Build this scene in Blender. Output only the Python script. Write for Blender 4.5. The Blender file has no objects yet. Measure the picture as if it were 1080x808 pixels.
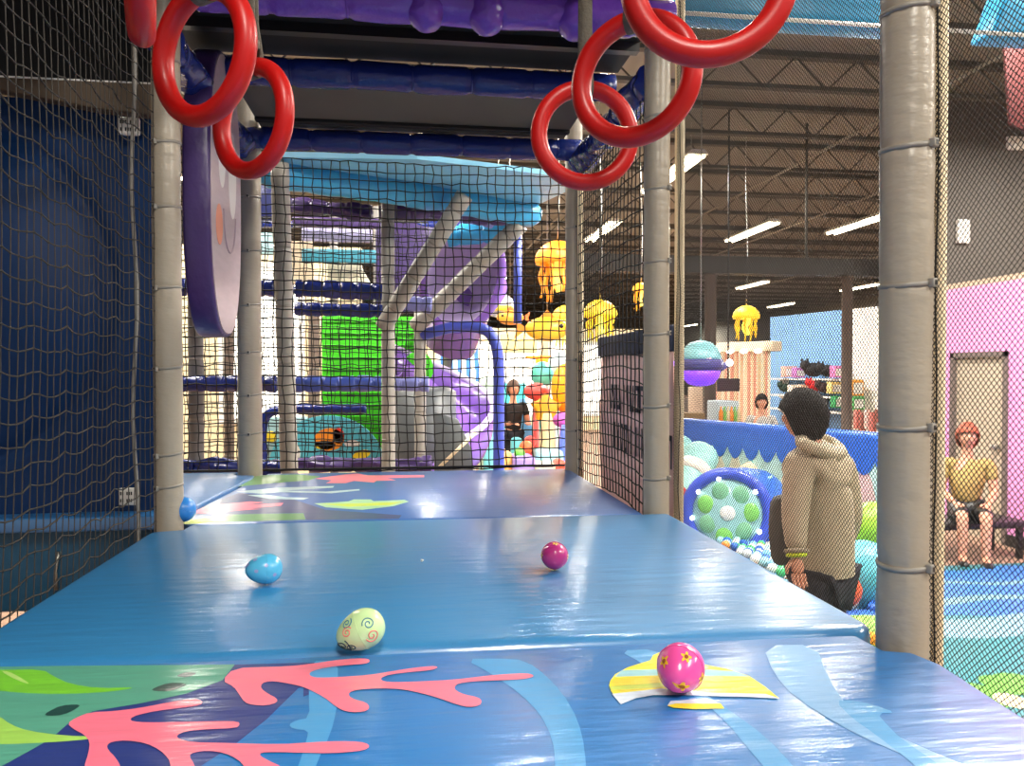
import bpy, bmesh, math, random
import numpy as np
from mathutils import Vector
from mathutils.geometry import tessellate_polygon
random.seed(7)
rng = np.random.default_rng(7)
S = bpy.context.scene
COL = S.collection
PI = math.pi

# ------------------------------------------------------------------ camera, world, exposure
FPX, YAW, PITCH, CH = 810.0, math.radians(7.7), math.radians(0.849), 1.788
cd = bpy.data.cameras.new('camera'); cam = bpy.data.objects.new('camera', cd); COL.objects.link(cam)
cd.sensor_width = 36; cd.lens = 36 * FPX / 1080; cd.clip_start = 0.02; cd.clip_end = 200
cam.location = (0, 0, CH); cam.rotation_euler = (PI / 2 - PITCH, 0, -YAW)
S.camera = cam
S.view_settings.view_transform = 'Standard'; S.view_settings.look = 'None'
S.view_settings.gamma = 1; S.view_settings.use_curve_mapping = False
S.view_settings.exposure = 0.45
S.cycles.max_bounces = 7; S.cycles.diffuse_bounces = 3; S.cycles.glossy_bounces = 4
S.cycles.sample_clamp_indirect = 6
world = bpy.data.worlds.new('world'); S.world = world; world.use_nodes = True
bg = world.node_tree.nodes['Background']; bg.inputs[0].default_value = (0.95, 0.97, 1.0, 1); bg.inputs[1].default_value = 0.32

FV = np.array([math.sin(YAW) * math.cos(PITCH), math.cos(YAW) * math.cos(PITCH), -math.sin(PITCH)])
RV = np.array([math.cos(YAW), -math.sin(YAW), 0.0]); UV = np.cross(RV, FV); C0 = np.array([0, 0, CH])
def ray(x, y): return RV * (x - 540) / FPX + UV * (404 - y) / FPX + FV
def W(x, y, d): return tuple(C0 + ray(x, y) * d)              # point seen at (x, y), d metres ahead
def WZ(x, y, z):
    r = ray(x, y); return tuple(C0 + r * (z - CH) / r[2])       # point seen at (x, y) on the level z
def WY(x, y, Y):
    r = ray(x, y); return tuple(C0 + r * Y / r[1])

# ------------------------------------------------------------------ lamps of the hall and two added ones (fixtures are built further down around them)
CEIL = 5.25
FIX = [(4.25, 12.1), (4.4, 17.2), (7.8, 16.8), (9.7, 15.5), (17.0, 27.2), (17.8, 35.0), (19.3, 51.0), (12.6, 27.0),
       (4.3, 4.6), (7.8, 7.0), (4.3, -1.6), (7.8, 1.0), (0.2, 14.0), (0.3, 9.5), (-3.6, 8.2), (-3.6, 14.5), (0.3, -2.2), (1.2, 22.0), (3.2, 27.0), (12.5, 10.5), (1.7, 5.4), (-2.2, 5.6)]  # last two added out of view to light the second frame's front faces
LPOW = [330, 300, 260, 300, 300, 300, 300, 300, 350, 200, 300, 220, 90, 90, 190, 160, 120, 160, 160, 180, 200, 120]
def area_light(name, loc, sx, sy, power, color=(1, 0.95, 0.87), rot=(0, 0, 0)):
    l = bpy.data.lights.new(name, 'AREA'); l.shape = 'RECTANGLE'; l.size = sx; l.size_y = sy; l.energy = power; l.color = color
    o = bpy.data.objects.new(name, l); o.location = loc; o.rotation_euler = rot; COL.objects.link(o); return o
for (x, y), p in zip(FIX, LPOW):
    area_light('fluorescent_lamp', (x, y, 4.93), 0.3, 2.3, p * 1.35)

# ------------------------------------------------------------------ materials
def lin(c): return tuple(((v / 255) / 12.92 if v / 255 <= 0.04045 else ((v / 255 + 0.055) / 1.055) ** 2.4) for v in c)
MATS = {}
def mat(name, rgb, rough=0.5, spec=0.5, emit=0, metal=0, noise=0, nscale=8, bump=0, bscale=20, stretch=(1, 1, 1), coat=0, sheen=0, coat_rough=0.08, coat_ior=1.5):
    if name in MATS: return MATS[name]
    m = bpy.data.materials.new(name); m.use_nodes = True; nt = m.node_tree; b = nt.nodes['Principled BSDF']
    c = lin(rgb)
    b.inputs['Base Color'].default_value = (*c, 1); b.inputs['Roughness'].default_value = rough
    b.inputs['Specular IOR Level'].default_value = spec; b.inputs['Metallic'].default_value = metal
    if coat: b.inputs['Coat Weight'].default_value = coat; b.inputs['Coat Roughness'].default_value = coat_rough; b.inputs['Coat IOR'].default_value = coat_ior
    if sheen: b.inputs['Sheen Weight'].default_value = sheen
    if emit: b.inputs['Emission Color'].default_value = (*c, 1); b.inputs['Emission Strength'].default_value = emit
    if noise or bump:
        tc = nt.nodes.new('ShaderNodeTexCoord'); mp = nt.nodes.new('ShaderNodeMapping'); mp.inputs['Scale'].default_value = stretch
        nt.links.new(tc.outputs['Object'], mp.inputs[0])
    if noise:
        n = nt.nodes.new('ShaderNodeTexNoise'); n.inputs['Scale'].default_value = nscale; n.inputs['Detail'].default_value = 4
        nt.links.new(mp.outputs[0], n.inputs['Vector'])
        r = nt.nodes.new('ShaderNodeMapRange'); r.inputs[1].default_value = 0.3; r.inputs[2].default_value = 0.7
        r.inputs[3].default_value = 1 - noise; r.inputs[4].default_value = 1 + noise
        nt.links.new(n.outputs[0], r.inputs[0])
        mx = nt.nodes.new('ShaderNodeVectorMath'); mx.operation = 'SCALE'; mx.inputs[0].default_value = c
        nt.links.new(r.outputs[0], mx.inputs['Scale']); nt.links.new(mx.outputs[0], b.inputs['Base Color'])
    if bump:
        n2 = nt.nodes.new('ShaderNodeTexNoise'); n2.inputs['Scale'].default_value = bscale; n2.inputs['Detail'].default_value = 3
        nt.links.new(mp.outputs[0], n2.inputs['Vector'])
        bp = nt.nodes.new('ShaderNodeBump'); bp.inputs['Strength'].default_value = bump; bp.inputs['Distance'].default_value = 0.02
        nt.links.new(n2.outputs[0], bp.inputs['Height']); nt.links.new(bp.outputs[0], b.inputs['Normal']); nt.links.new(bp.outputs[0], b.inputs['Coat Normal'])
    MATS[name] = m; return m
def vinyl(name, rgb, rough=0.32, bump=0.25, bscale=14, spec=0.5, **k): return mat(name, rgb, rough, spec, bump=bump, bscale=bscale, **k)
def matt(name, rgb, **k): return mat(name, rgb, 0.7, 0.3, **k)
def pad(rgb, rough=0.5): return vinyl('mat_%d_%d_%d' % rgb, rgb, rough, bump=0.17, bscale=4.5, stretch=(1.2, 8, 1), spec=0.6, coat=0.75, coat_rough=0.2, coat_ior=2.0)

M_POST = vinyl('grey_vinyl', (162, 151, 134), 0.36, 0.2, 16, stretch=(1, 1, 2.2))
M_POSTD = vinyl('grey_vinyl_far', (165, 160, 150), 0.4, 0.3, 20)
M_TIE = mat('grey_nylon', (142, 136, 126), 0.42)
M_CREAM = matt('cream_paint', (244, 226, 190))
M_NETB = mat('black_cord', (26, 25, 24), 0.75, 0.3)
M_NETL = mat('charcoal_cord', (58, 54, 50), 0.75, 0.3)
M_NETF = mat('fine_net_cord', (50, 46, 41), 0.7, 0.3)
M_RED = mat('red_plastic', (182, 13, 11), 0.38, 0.4, coat=0.05, noise=0.06, nscale=9)
M_STRAP = matt('grey_webbing', (98, 91, 80), bump=0.3, bscale=120)
M_NAVY = vinyl('navy_vinyl', (26, 42, 114), 0.27, 0.5, 16)
M_PURP = vinyl('purple_vinyl', (112, 66, 178), 0.25, 0.5, 16)
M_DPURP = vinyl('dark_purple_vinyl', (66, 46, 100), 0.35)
M_BLUEP = vinyl('deep_blue_vinyl', (8, 44, 88), 0.5, 0.3, 5, spec=0.25)
M_SKY = vinyl('sky_blue_vinyl', (56, 160, 208), 0.35, 0.3, 9)
M_DECK = matt('black_board', (34, 32, 31), noise=0.12, nscale=3)
M_DECKG = matt('grey_board', (88, 84, 76), noise=0.08, nscale=3)
M_BROWN = matt('brown_vinyl', (92, 78, 64))
M_DARKW = matt('dark_ceiling_paint', (132, 127, 116), noise=0.06, nscale=0.6)
M_JOIST = matt('dark_steel_paint', (84, 80, 73))
M_WHITE = matt('white_paint', (232, 228, 220)); M_CREAMW = matt('cream_wall_paint', (235, 218, 178))
M_PINKW = matt('pink_wall_paint', (232, 150, 205)); M_BLUEW = matt('blue_wall_paint', (120, 165, 215))
M_FLOOR = matt('tan_carpet', (150, 120, 100), noise=0.12, nscale=30)
M_TUBE = mat('fluorescent_tube', (255, 240, 205), 0.4, emit=16)
M_BULB = mat('white_bulb', (255, 250, 240), 0.4, emit=8)
M_BLK = mat('black_plastic', (24, 23, 24), 0.4); M_STEEL = mat('bare_steel', (180, 178, 170), 0.3, metal=0.9)
M_SKIN = mat('skin', (196, 138, 108), 0.5); M_HAIR = mat('dark_hair', (24, 17, 14), 0.8, 0.2, bump=0.5, bscale=90)
M_HOOD = matt('oatmeal_fleece', (172, 158, 132), bump=0.35, bscale=26, noise=0.06, nscale=40)
M_DENIM = matt('dark_denim', (40, 40, 48), bump=0.2, bscale=60)
M_WHITEP = mat('white_plastic', (235, 232, 226), 0.3)

# ------------------------------------------------------------------ mesh builder
class MB:
    def __init__(s): s.v = []; s.f = []; s.m = []; s.mats = []; s.sm = []
    def mi(s, m):
        if m not in s.mats: s.mats.append(m)
        return s.mats.index(m)
    def add(s, verts, faces, m, smooth=True):
        o = len(s.v); s.v += [tuple(p) for p in verts]; k = s.mi(m)
        for f in faces: s.f.append([i + o for i in f]); s.m.append(k); s.sm.append(smooth)
        return s
    def box(s, a, b, m):
        (x0, y0, z0), (x1, y1, z1) = a, b
        v = [(x0, y0, z0), (x1, y0, z0), (x1, y1, z0), (x0, y1, z0), (x0, y0, z1), (x1, y0, z1), (x1, y1, z1), (x0, y1, z1)]
        return s.add(v, [(0, 3, 2, 1), (4, 5, 6, 7), (0, 1, 5, 4), (1, 2, 6, 5), (2, 3, 7, 6), (3, 0, 4, 7)], m, False)
    def prism(s, pts, ext, m, bevel=0, smooth=False, seg=2):
        """polygon pts (3d, planar) extruded by ext; optional rounded edges"""
        n = len(pts); e = Vector(ext); P = [Vector(p) for p in pts]
        if not bevel:
            t = tessellate_polygon([P])
            s.add(P, [tuple(x) for x in t], m, smooth); s.add([p + e for p in P], [tuple(reversed(x)) for x in t], m, smooth)
            s.add(P + [p + e for p in P], [(i, (i + 1) % n, n + (i + 1) % n, n + i) for i in range(n)], m, smooth)
            return s
        bm = bmesh.new(); a = [bm.verts.new(p) for p in P]; b = [bm.verts.new(p + e) for p in P]
        bm.faces.new(a); bm.faces.new(list(reversed(b)))
        for i in range(n): bm.faces.new((a[i], b[i], b[(i + 1) % n], a[(i + 1) % n]))
        bmesh.ops.recalc_face_normals(bm, faces=bm.faces)
        bmesh.ops.bevel(bm, geom=[ed for ed in bm.edges], offset=bevel, segments=seg, profile=0.5, affect='EDGES', clamp_overlap=True)
        bm.verts.index_update(); s.add([v.co[:] for v in bm.verts], [[v.index for v in f.verts] for f in bm.faces], m, True); bm.free(); return s
    def rbox(s, a, b, m, bevel=0.02):
        (x0, y0, z0), (x1, y1, z1) = a, b
        return s.prism([(x0, y0, z0), (x1, y0, z0), (x1, y1, z0), (x0, y1, z0)], (0, 0, z1 - z0), m, bevel)
    def poly(s, pts, m):
        t = tessellate_polygon([[Vector(p) for p in pts]]); return s.add(pts, [tuple(x) for x in t], m, False)
    def tube(s, pts, r, m, n=10, closed=False, caps=True):
        P = [Vector(p) for p in pts]; k = len(P); R = r if isinstance(r, (list, tuple)) else [r] * k
        T = []
        for i in range(k):
            if closed: t = P[(i + 1) % k] - P[i - 1]
            else: t = P[min(i + 1, k - 1)] - P[max(i - 1, 0)]
            T.append(t.normalized())
        u = T[0].orthogonal().normalized(); V = []
        for i in range(k):
            u = (u - T[i] * u.dot(T[i])).normalized(); w = T[i].cross(u)
            for j in range(n):
                a = 2 * PI * j / n; V.append(P[i] + (u * math.cos(a) + w * math.sin(a)) * R[i])
        F = []
        for i in range(k if closed else k - 1):
            i2 = (i + 1) % k
            for j in range(n): F.append((i * n + j, i * n + (j + 1) % n, i2 * n + (j + 1) % n, i2 * n + j))
        if not closed and caps: F += [tuple(range(n))[::-1], tuple((k - 1) * n + j for j in range(n))]
        return s.add(V, F, m)
    def lathe(s, prof, c, m, n=24, axis=(0, 0, 1), lobes=None):
        """prof: (r, h) pairs along axis from c"""
        A = Vector(axis).normalized(); u = A.orthogonal().normalized(); w = A.cross(u); c = Vector(c); V = []
        for r, h in prof:
            for j in range(n):
                a = 2 * PI * j / n; rr = r * (lobes(a, h) if lobes else 1)
                V.append(c + A * h + (u * math.cos(a) + w * math.sin(a)) * rr)
        k = len(prof); F = [(i * n + j, i * n + (j + 1) % n, (i + 1) * n + (j + 1) % n, (i + 1) * n + j) for i in range(k - 1) for j in range(n)]
        if prof[0][0] > 1e-6: F.append(tuple(range(n))[::-1])
        if prof[-1][0] > 1e-6: F.append(tuple((k - 1) * n + j for j in range(n)))
        return s.add(V, F, m)
    def ell(s, c, r, m, n=20, k=12, rot=None, fn=None):
        """ellipsoid; rot: 3 axes; fn deforms unit vectors"""
        if not hasattr(r, '__len__'): r = (r, r, r)
        ax = [Vector(a) for a in (rot or ((1, 0, 0), (0, 1, 0), (0, 0, 1)))]; c = Vector(c); V = []
        for i in range(k + 1):
            th = PI * i / k
            for j in range(n):
                a = 2 * PI * j / n; d = Vector((math.sin(th) * math.cos(a), math.sin(th) * math.sin(a), math.cos(th)))
                if fn: d = Vector(fn(d))
                V.append(c + ax[0] * d.x * r[0] + ax[1] * d.y * r[1] + ax[2] * d.z * r[2])
        F = [(i * n + j, (i + 1) * n + j, (i + 1) * n + (j + 1) % n, i * n + (j + 1) % n) for i in range(k) for j in range(n)]
        return s.add(V, F, m)
    def torus(s, c, R, r, m, normal=(0, 0, 1), n=48, k=14, ry=None):
        N = Vector(normal).normalized(); u = Vector((0, 0, 1)) if abs(N.z) < 0.9 else Vector((0, 1, 0))
        u = (u - N * u.dot(N)).normalized(); w = N.cross(u); ry = ry or R; c = Vector(c)
        return s.tube([c + u * math.cos(2 * PI * i / n) * R + w * math.sin(2 * PI * i / n) * ry for i in range(n)], r, m, k, closed=True)
    def build(s, name, parent=None, origin=None):
        me = bpy.data.meshes.new(name)
        o = bpy.data.objects.new(name, me); COL.objects.link(o)
        off = ORG[parent.name] if parent else Vector(origin or base_of(s.v))
        me.from_pydata([(x - off.x, y - off.y, z - off.z) for x, y, z in s.v], [], s.f)
        for m in s.mats: me.materials.append(m)
        me.polygons.foreach_set('material_index', s.m); me.polygons.foreach_set('use_smooth', s.sm)
        me.validate(); me.update()
        bm = bmesh.new(); bm.from_mesh(me); bmesh.ops.remove_doubles(bm, verts=bm.verts, dist=1e-6) if len(s.v) < 6000 else None
        bmesh.ops.recalc_face_normals(bm, faces=bm.faces) if len(s.v) < 60000 else None
        bm.to_mesh(me); bm.free()
        if parent: o.parent = parent
        else: o.location = off
        ORG[o.name] = off; return o
ORG = {}
def base_of(v):
    a = np.array(v); return Vector(((a[:, 0].min() + a[:, 0].max()) / 2, (a[:, 1].min() + a[:, 1].max()) / 2, a[:, 2].min()))
def tag(o, label, cat, group=None, kind=None):
    o['label'] = label; o['category'] = cat
    if group: o['group'] = group
    if kind: o['kind'] = kind
    return o
def struct(o): o['kind'] = 'structure'; return o
def thing(name, label, cat, loc, group=None):
    o = bpy.data.objects.new(name, None); COL.objects.link(o); o.location = loc; o.empty_display_size = 0.1
    ORG[o.name] = Vector(loc); return tag(o, label, cat, group)
def copy_thing(root, loc, label=None, group=None):
    r = root.copy(); COL.objects.link(r); r.location = loc; ORG[r.name] = Vector(loc)
    if label: r['label'] = label
    if group: r['group'] = group
    for ch in list(root.children):
        c = ch.copy(); COL.objects.link(c); c.parent = r
        for g in list(ch.children):
            d = g.copy(); COL.objects.link(d); d.parent = c
    return r

# ------------------------------------------------------------------ netting
def strand_mesh(mb, lines, r, normal, m, n=4):
    """lines: list of (k,3) arrays; thin cords with an n-sided section"""
    N = np.array(normal, float); N /= np.linalg.norm(N)
    for L in lines:
        L = np.asarray(L); k = len(L)
        T = np.gradient(L, axis=0); T /= np.linalg.norm(T, axis=1)[:, None]
        sd = np.cross(T, N); sd /= np.linalg.norm(sd, axis=1)[:, None]; nn = np.cross(sd, T)
        a = 2 * PI * np.arange(n) / n + 0.4
        V = L[:, None, :] + r * (np.cos(a)[None, :, None] * sd[:, None, :] + np.sin(a)[None, :, None] * nn[:, None, :])
        F = [(i * n + j, i * n + (j + 1) % n, (i + 1) * n + (j + 1) % n, (i + 1) * n + j) for i in range(k - 1) for j in range(n)]
        mb.add(V.reshape(-1, 3).tolist(), F, m)
def square_net(O, u, v, U, V, cu, cv, r, m, disp=None, knots=0, seed=1, jit=0.05):
    O, u, v = (np.array(q, float) for q in (O, u, v)); N = np.cross(u, v); g = np.random.default_rng(seed)
    nu, nv = int(round(U / cu)), int(round(V / cv))
    a, b = np.meshgrid(np.linspace(0, U, nu + 1), np.linspace(0, V, nv + 1), indexing='ij')
    a = a + g.normal(0, jit * cu, a.shape); b = b + g.normal(0, jit * cv, b.shape)
    h = np.zeros_like(a)
    if disp: da, db, h = disp(a / U, b / V); a = a + da; b = b + db
    P = O + a[..., None] * u + b[..., None] * v + np.asarray(h)[..., None] * N
    mb = MB(); strand_mesh(mb, [P[i] for i in range(nu + 1)], r, N, m); strand_mesh(mb, [P[:, j] for j in range(nv + 1)], r * 1.15, N, m)
    if knots:
        q = P.reshape(-1, 3); V8 = np.array([(1, 0, 0), (-1, 0, 0), (0, 1, 0), (0, -1, 0), (0, 0, 1), (0, 0, -1)], float) * knots
        F8 = [(0, 2, 4), (2, 1, 4), (1, 3, 4), (3, 0, 4), (2, 0, 5), (1, 2, 5), (3, 1, 5), (0, 3, 5)]
        for p in q: mb.add((V8 + p).tolist(), F8, m)
    return mb
def diamond_net(O, u, v, U, V, c, r, m, disp=None):
    O, u, v = (np.array(q, float) for q in (O, u, v)); N = np.cross(u, v); mb = MB(); lines = []
    for sgn in (1, -1):
        for k in range(int(-V / c) - 1, int((U + V) / c) + 2):
            s0 = k * c
            t0, t1 = (max(0, -s0), min(V, U - s0)) if sgn > 0 else (max(0, s0 - U), min(V, s0))
            if t1 - t0 < c: continue
            t = np.linspace(t0, t1, max(3, int((t1 - t0) / 0.16) + 2)); a = s0 + sgn * t
            h = disp(a / U, t / V) if disp else 0 * t
            lines.append(O + a[:, None] * u + t[:, None] * v + h[:, None] * N)
    strand_mesh(mb, lines, r, N, m, 3); return mb

# ------------------------------------------------------------------ the hall
PZ = 1.30
struct(MB().box((-11, -4, -0.1), (21, 62, 0.0), M_FLOOR).build('floor'))
struct(MB().box((-11, -4, CEIL + 0.35), (21, 62, CEIL + 0.45), M_DARKW).build('ceiling'))
struct(MB().box((-11, 62, 0), (21, 62.2, CEIL + 0.45), M_DARKW).build('wall_back'))
struct(MB().box((-11.2, -4, 0), (-11, 62, CEIL + 0.45), M_DARKW).build('wall_left'))
struct(MB().box((21, -4, 0), (21.2, 62, CEIL + 0.45), M_DARKW).build('wall_right'))
for i in range(30):                                   # open-web joists across the hall
    y = 5.2 + i * 1.75
    if y > 56: break
    mb = MB(); mb.box((-11, y - 0.06, CEIL + 0.28), (21, y + 0.06, CEIL + 0.35), M_JOIST); mb.box((-11, y - 0.05, CEIL - 0.1), (21, y + 0.05, CEIL - 0.05), M_JOIST)
    for k in range(40):
        x = -11 + k * 0.8
        mb.tube([(x, y, CEIL - 0.08), (x + 0.4, y, CEIL + 0.3)], 0.013, M_JOIST, 4); mb.tube([(x + 0.4, y, CEIL + 0.3), (x + 0.8, y, CEIL - 0.08)], 0.013, M_JOIST, 4)
    o = struct(mb.build('ceiling_joist'))
M_PIPE = mat('light_conduit', (150, 142, 128), 0.5)
for x in (3.2, 6.2, 8.7, 13.5):
    o = MB().tube([(x, 4, CEIL - 0.13), (x, 60, CEIL - 0.13)], 0.024, M_PIPE, 8).build('ceiling_pipe'); struct(o)

# fluorescent fixtures
def fixture(x, y, label):
    t = thing('fluorescent_fixture', label, 'ceiling light', (x, y, 4.95), 'fluorescent strips under the hall ceiling')
    MB().prism([(x - 0.16, y - 1.2, 5.0), (x + 0.16, y - 1.2, 5.0), (x + 0.1, y - 1.2, 5.07), (x - 0.1, y - 1.2, 5.07)], (0, 2.4, 0), M_WHITE).build('housing', t)
    for s in (-0.085, 0.085): MB().tube([(x + s, y - 1.17, 4.975), (x + s, y + 1.17, 4.975)], 0.028, M_TUBE, 8).build('tube', t)
    for yy in (-0.9, 0.9): MB().tube([(x, y + yy, 5.07), (x, y + yy, CEIL + 0.3)], 0.006, M_STEEL, 5).build('hanger', t)
    return t
FL = ['lit fluorescent strip cut across by the grey padded post with the ring in front', 'lit fluorescent strip seen just left of the second grey padded post, low',
      'lit twin fluorescent strip straight above the yellow jellyfish lamp', 'large lit fluorescent strip meeting the near grey post, upper one',
      'lit fluorescent strip above the dark column, next to the near grey post', 'lit fluorescent strip just to the side of the yellow jellyfish lamp',
      'small far fluorescent strip above the teal submarine lamp', None, None, None, None, None, 'lit fluorescent strip behind the thin blue post past the back net',
      None, None, None, None, 'far lit fluorescent strip behind the orange jellyfish', 'far lit fluorescent strip over the yellow hanging fish', None, None, None]
for (x, y), l in zip(FIX, FL):
    fixture(x, y, l or 'lit fluorescent strip outside the frame, under the hall ceiling')

# pink partition with a door, on the right
PX = 6.1
mb = MB(); mb.box((PX, 5.2, 0), (PX + 0.12, 7.12, 2.72), M_PINKW); mb.box((PX, 7.96, 0), (PX + 0.12, 8.3, 2.72), M_PINKW); mb.box((PX, 7.12, 2.0), (PX + 0.12, 7.96, 2.72), M_PINKW)
mb.box((PX, 5.2, 2.72), (PX + 0.12, 8.3, 2.78), matt('beige_cap', (190, 165, 140)))
struct(mb.build('wall_side'))
mb = MB(); M_DOOR = matt('beige_door_paint', (176, 160, 140)); M_FRM = matt('dark_door_frame', (110, 96, 90))
mb.box((PX + 0.02, 7.18, 0), (PX + 0.08, 7.90, 1.94), M_DOOR)
d = struct(mb.build('door_1'))
mb = MB(); mb.box((PX - 0.02, 7.12, 0), (PX + 0.1, 7.18, 2.0), M_FRM); mb.box((PX - 0.02, 7.90, 0), (PX + 0.1, 7.96, 2.0), M_FRM); mb.box((PX - 0.02, 7.12, 1.94), (PX + 0.1, 7.96, 2.0), M_FRM); mb.build('door_frame', d)
MB().lathe([(0, 0), (0.025, 0), (0.025, 0.03), (0.012, 0.04), (0.03, 0.06), (0.03, 0.09), (0, 0.1)], (PX + 0.02, 7.26, 1.0), M_STEEL, 14, (-1, 0, 0)).build('door_knob', d)
mb = MB(); mb.box((PX - 0.02, 5.2, 0), (PX, 7.12, 0.12), M_BLK); mb.box((PX - 0.02, 7.96, 0), (PX, 8.3, 0.12), M_BLK); struct(mb.build('baseboard_right'))
struct(MB().box((7.15, 9.6, 0), (13.0, 9.75, CEIL + 0.3), matt('charcoal_wall_paint', (96, 90, 84))).build('wall_upper'))

# cream party-room wall far behind the structure, bright windows in it
struct(MB().box((-10.9, 23, 0), (7.6, 23.15, 3.1), M_CREAMW).build('wall_far'))
M_DAY = mat('daylight_pane', (255, 250, 236), 0.3, emit=2.2)
def window(n, x0, x1, z0, z1, y, nb=1):
    mb = MB(); 
    for a, b in (((x0 - 0.08, y - 0.05, z0 - 0.08), (x1 + 0.08, y, z0)), ((x0 - 0.08, y - 0.05, z1), (x1 + 0.08, y, z1 + 0.08)), ((x0 - 0.08, y - 0.05, z0), (x0, y, z1)), ((x1, y - 0.05, z0), (x1 + 0.08, y, z1))): mb.box(a, b, M_WHITE)
    for i in range(1, nb): x = x0 + (x1 - x0) * i / nb; mb.box((x - 0.03, y - 0.05, z0), (x + 0.03, y, z1), M_WHITE)
    o = struct(mb.build('window_%d' % n)); MB().box((x0, y - 0.03, z0), (x1, y - 0.01, z1), M_DAY).build('pane', o)
window(1, 4.3, 6.3, 0.5, 2.6, 23.0, 2)
window(2, 1.9, 3.9, 0.5, 2.6, 23.0, 2)
struct(MB().box((-10.9, 10.2, 0), (-0.6, 10.35, 3.4), M_CREAMW).build('wall_rear'))
window(3, -3.55, -2.95, 0.5, 2.35, 10.2)
window(4, -4.3, -3.85, 0.4, 2.3, 10.2)
window(5, -2.3, -1.4, 1.2, 3.1, 10.2)

# ------------------------------------------------------------------ padded posts of the play frame
def post(x, y, z0, z1, label, r=0.045, ties=(), toward=None, m=None, lean=(0, 0), name='padded_post', group='grey padded posts of the play frame'):
    m = m or M_POST
    t = thing(name, label, 'post', (x, y, z0), group)
    zz = sorted(set([z0, z1] + [z0 + (z1 - z0) * i / 40 for i in range(41)] + [zt + d for zt in ties for d in (-0.03, -0.012, -0.006, 0.006, 0.012, 0.03)]))
    zz = [z for z in zz if z0 <= z <= z1]
    ph = rng.random(4) * 6
    def rad(z): return r * (1 - sum(0.05 * math.exp(-((z - zt) / 0.010) ** 2) for zt in ties) + 0.012 * math.sin(z * 31 + ph[0]) + 0.01 * math.sin(z * 57 + ph[1]))
    def lob(a, h): return 1 + 0.02 * math.sin(3 * a + h * 4 + ph[2]) + sum(0.025 * math.exp(-((h + z0 - zt) / 0.035) ** 2) * math.sin(9 * a + ph[3]) for zt in ties)
    mb = MB(); k = len(zz)
    mb.lathe([(rad(z), z - z0) for z in zz], (x, y, z0), m, 28, (lean[0], lean[1], 1), lob); mb.build('padding_sleeve', t)
    L = Vector((lean[0], lean[1], 1)).normalized()
    for zt in ties:
        c = Vector((x, y, z0)) + L * (zt - z0); mb = MB()
        mb.lathe([(r * 0.93, -0.0042), (r * 1.03, -0.0042), (r * 1.03, 0.0042), (r * 0.93, 0.0042)], c, M_TIE, 28, (L.x - 0.10, L.y - 0.06, L.z)); tie = mb.build('zip_tie', t); mb = MB()
        d = Vector(toward or (0.75, -0.66, 0)).normalized(); s = d.cross(Vector((0, 0, 1))); h = c + d * (r * 1.02) + Vector((0, 0, 0.1 * r * (d.x * 1.0 + d.y * 0.6)))
        A = [h + s * a + Vector((0, 0, b)) - d * 0.003 for a, b in ((-0.007, -0.008), (0.007, -0.008), (0.007, 0.008), (-0.007, 0.008))]
        mb.prism(A, d * 0.012, M_TIE, 0.002)
        B = [h + s * a + Vector((0, 0, b)) + d * 0.0085 for a, b in ((-0.0035, -0.004), (0.0035, -0.004), (0.0035, 0.004), (-0.0035, 0.004))]
        mb.prism(B, d * 0.001, M_BLK)
        mb.build('tie_head', tie)
    return t
post(0.893, 1.285, 0.0, 3.2, 'thick grey padded post with five zip ties, nearest on the right', 0.045, (0.8, 1.10, 1.44, 1.69, 1.945, 2.19, 2.435, 2.7), (0.42, -0.9, 0))
post(0.857, 2.585, 0.0, 3.2, 'grey padded post beside the dark-topped banner, in line with the second mat', 0.0445, (1.2, 1.42, 1.67, 1.92, 2.17, 2.42, 2.67, 2.9), (0.7, -0.7, 0))
post(0.815, 3.74, 0.0, 3.2, 'dim grey padded post at the far right corner by the back net', 0.042, (1.5, 1.85, 2.2, 2.5), (0, -1, 0))
post(-0.748, 2.535, 0.0, 3.3, 'pale grey padded post with buckled ties beside the black net on the left', 0.043, (1.43, 1.53, 1.8, 2.05, 2.3, 2.5, 2.75), (-0.5, -0.86, 0))
post(-0.738, 3.74, 0.0, 3.2, 'grey padded post behind the purple smiling panel', 0.055, (1.5, 1.68, 1.88, 2.1, 2.35, 2.6), (0.1, -1, 0))
# slim cream poles that carry the fine net
for x, y, l in ((0.958, 1.292, 'slim cream pole tight behind the near grey post'), (0.945, 2.60, 'slim cream pole tight behind the second grey post')):
    t = thing('net_pole', l, 'pole', (x, y, 0), 'slim cream poles behind the right posts')
    MB().lathe([(0.017, 0), (0.017, 3.6)], (x, y, 0), M_CREAM, 18).build('pole_shaft', t)
    MB().lathe([(0.027, 0), (0.027, 0.05), (0.02, 0.07), (0, 0.072)], (x, y, 3.58), M_BLK, 18).build('end_cap', t)

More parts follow.
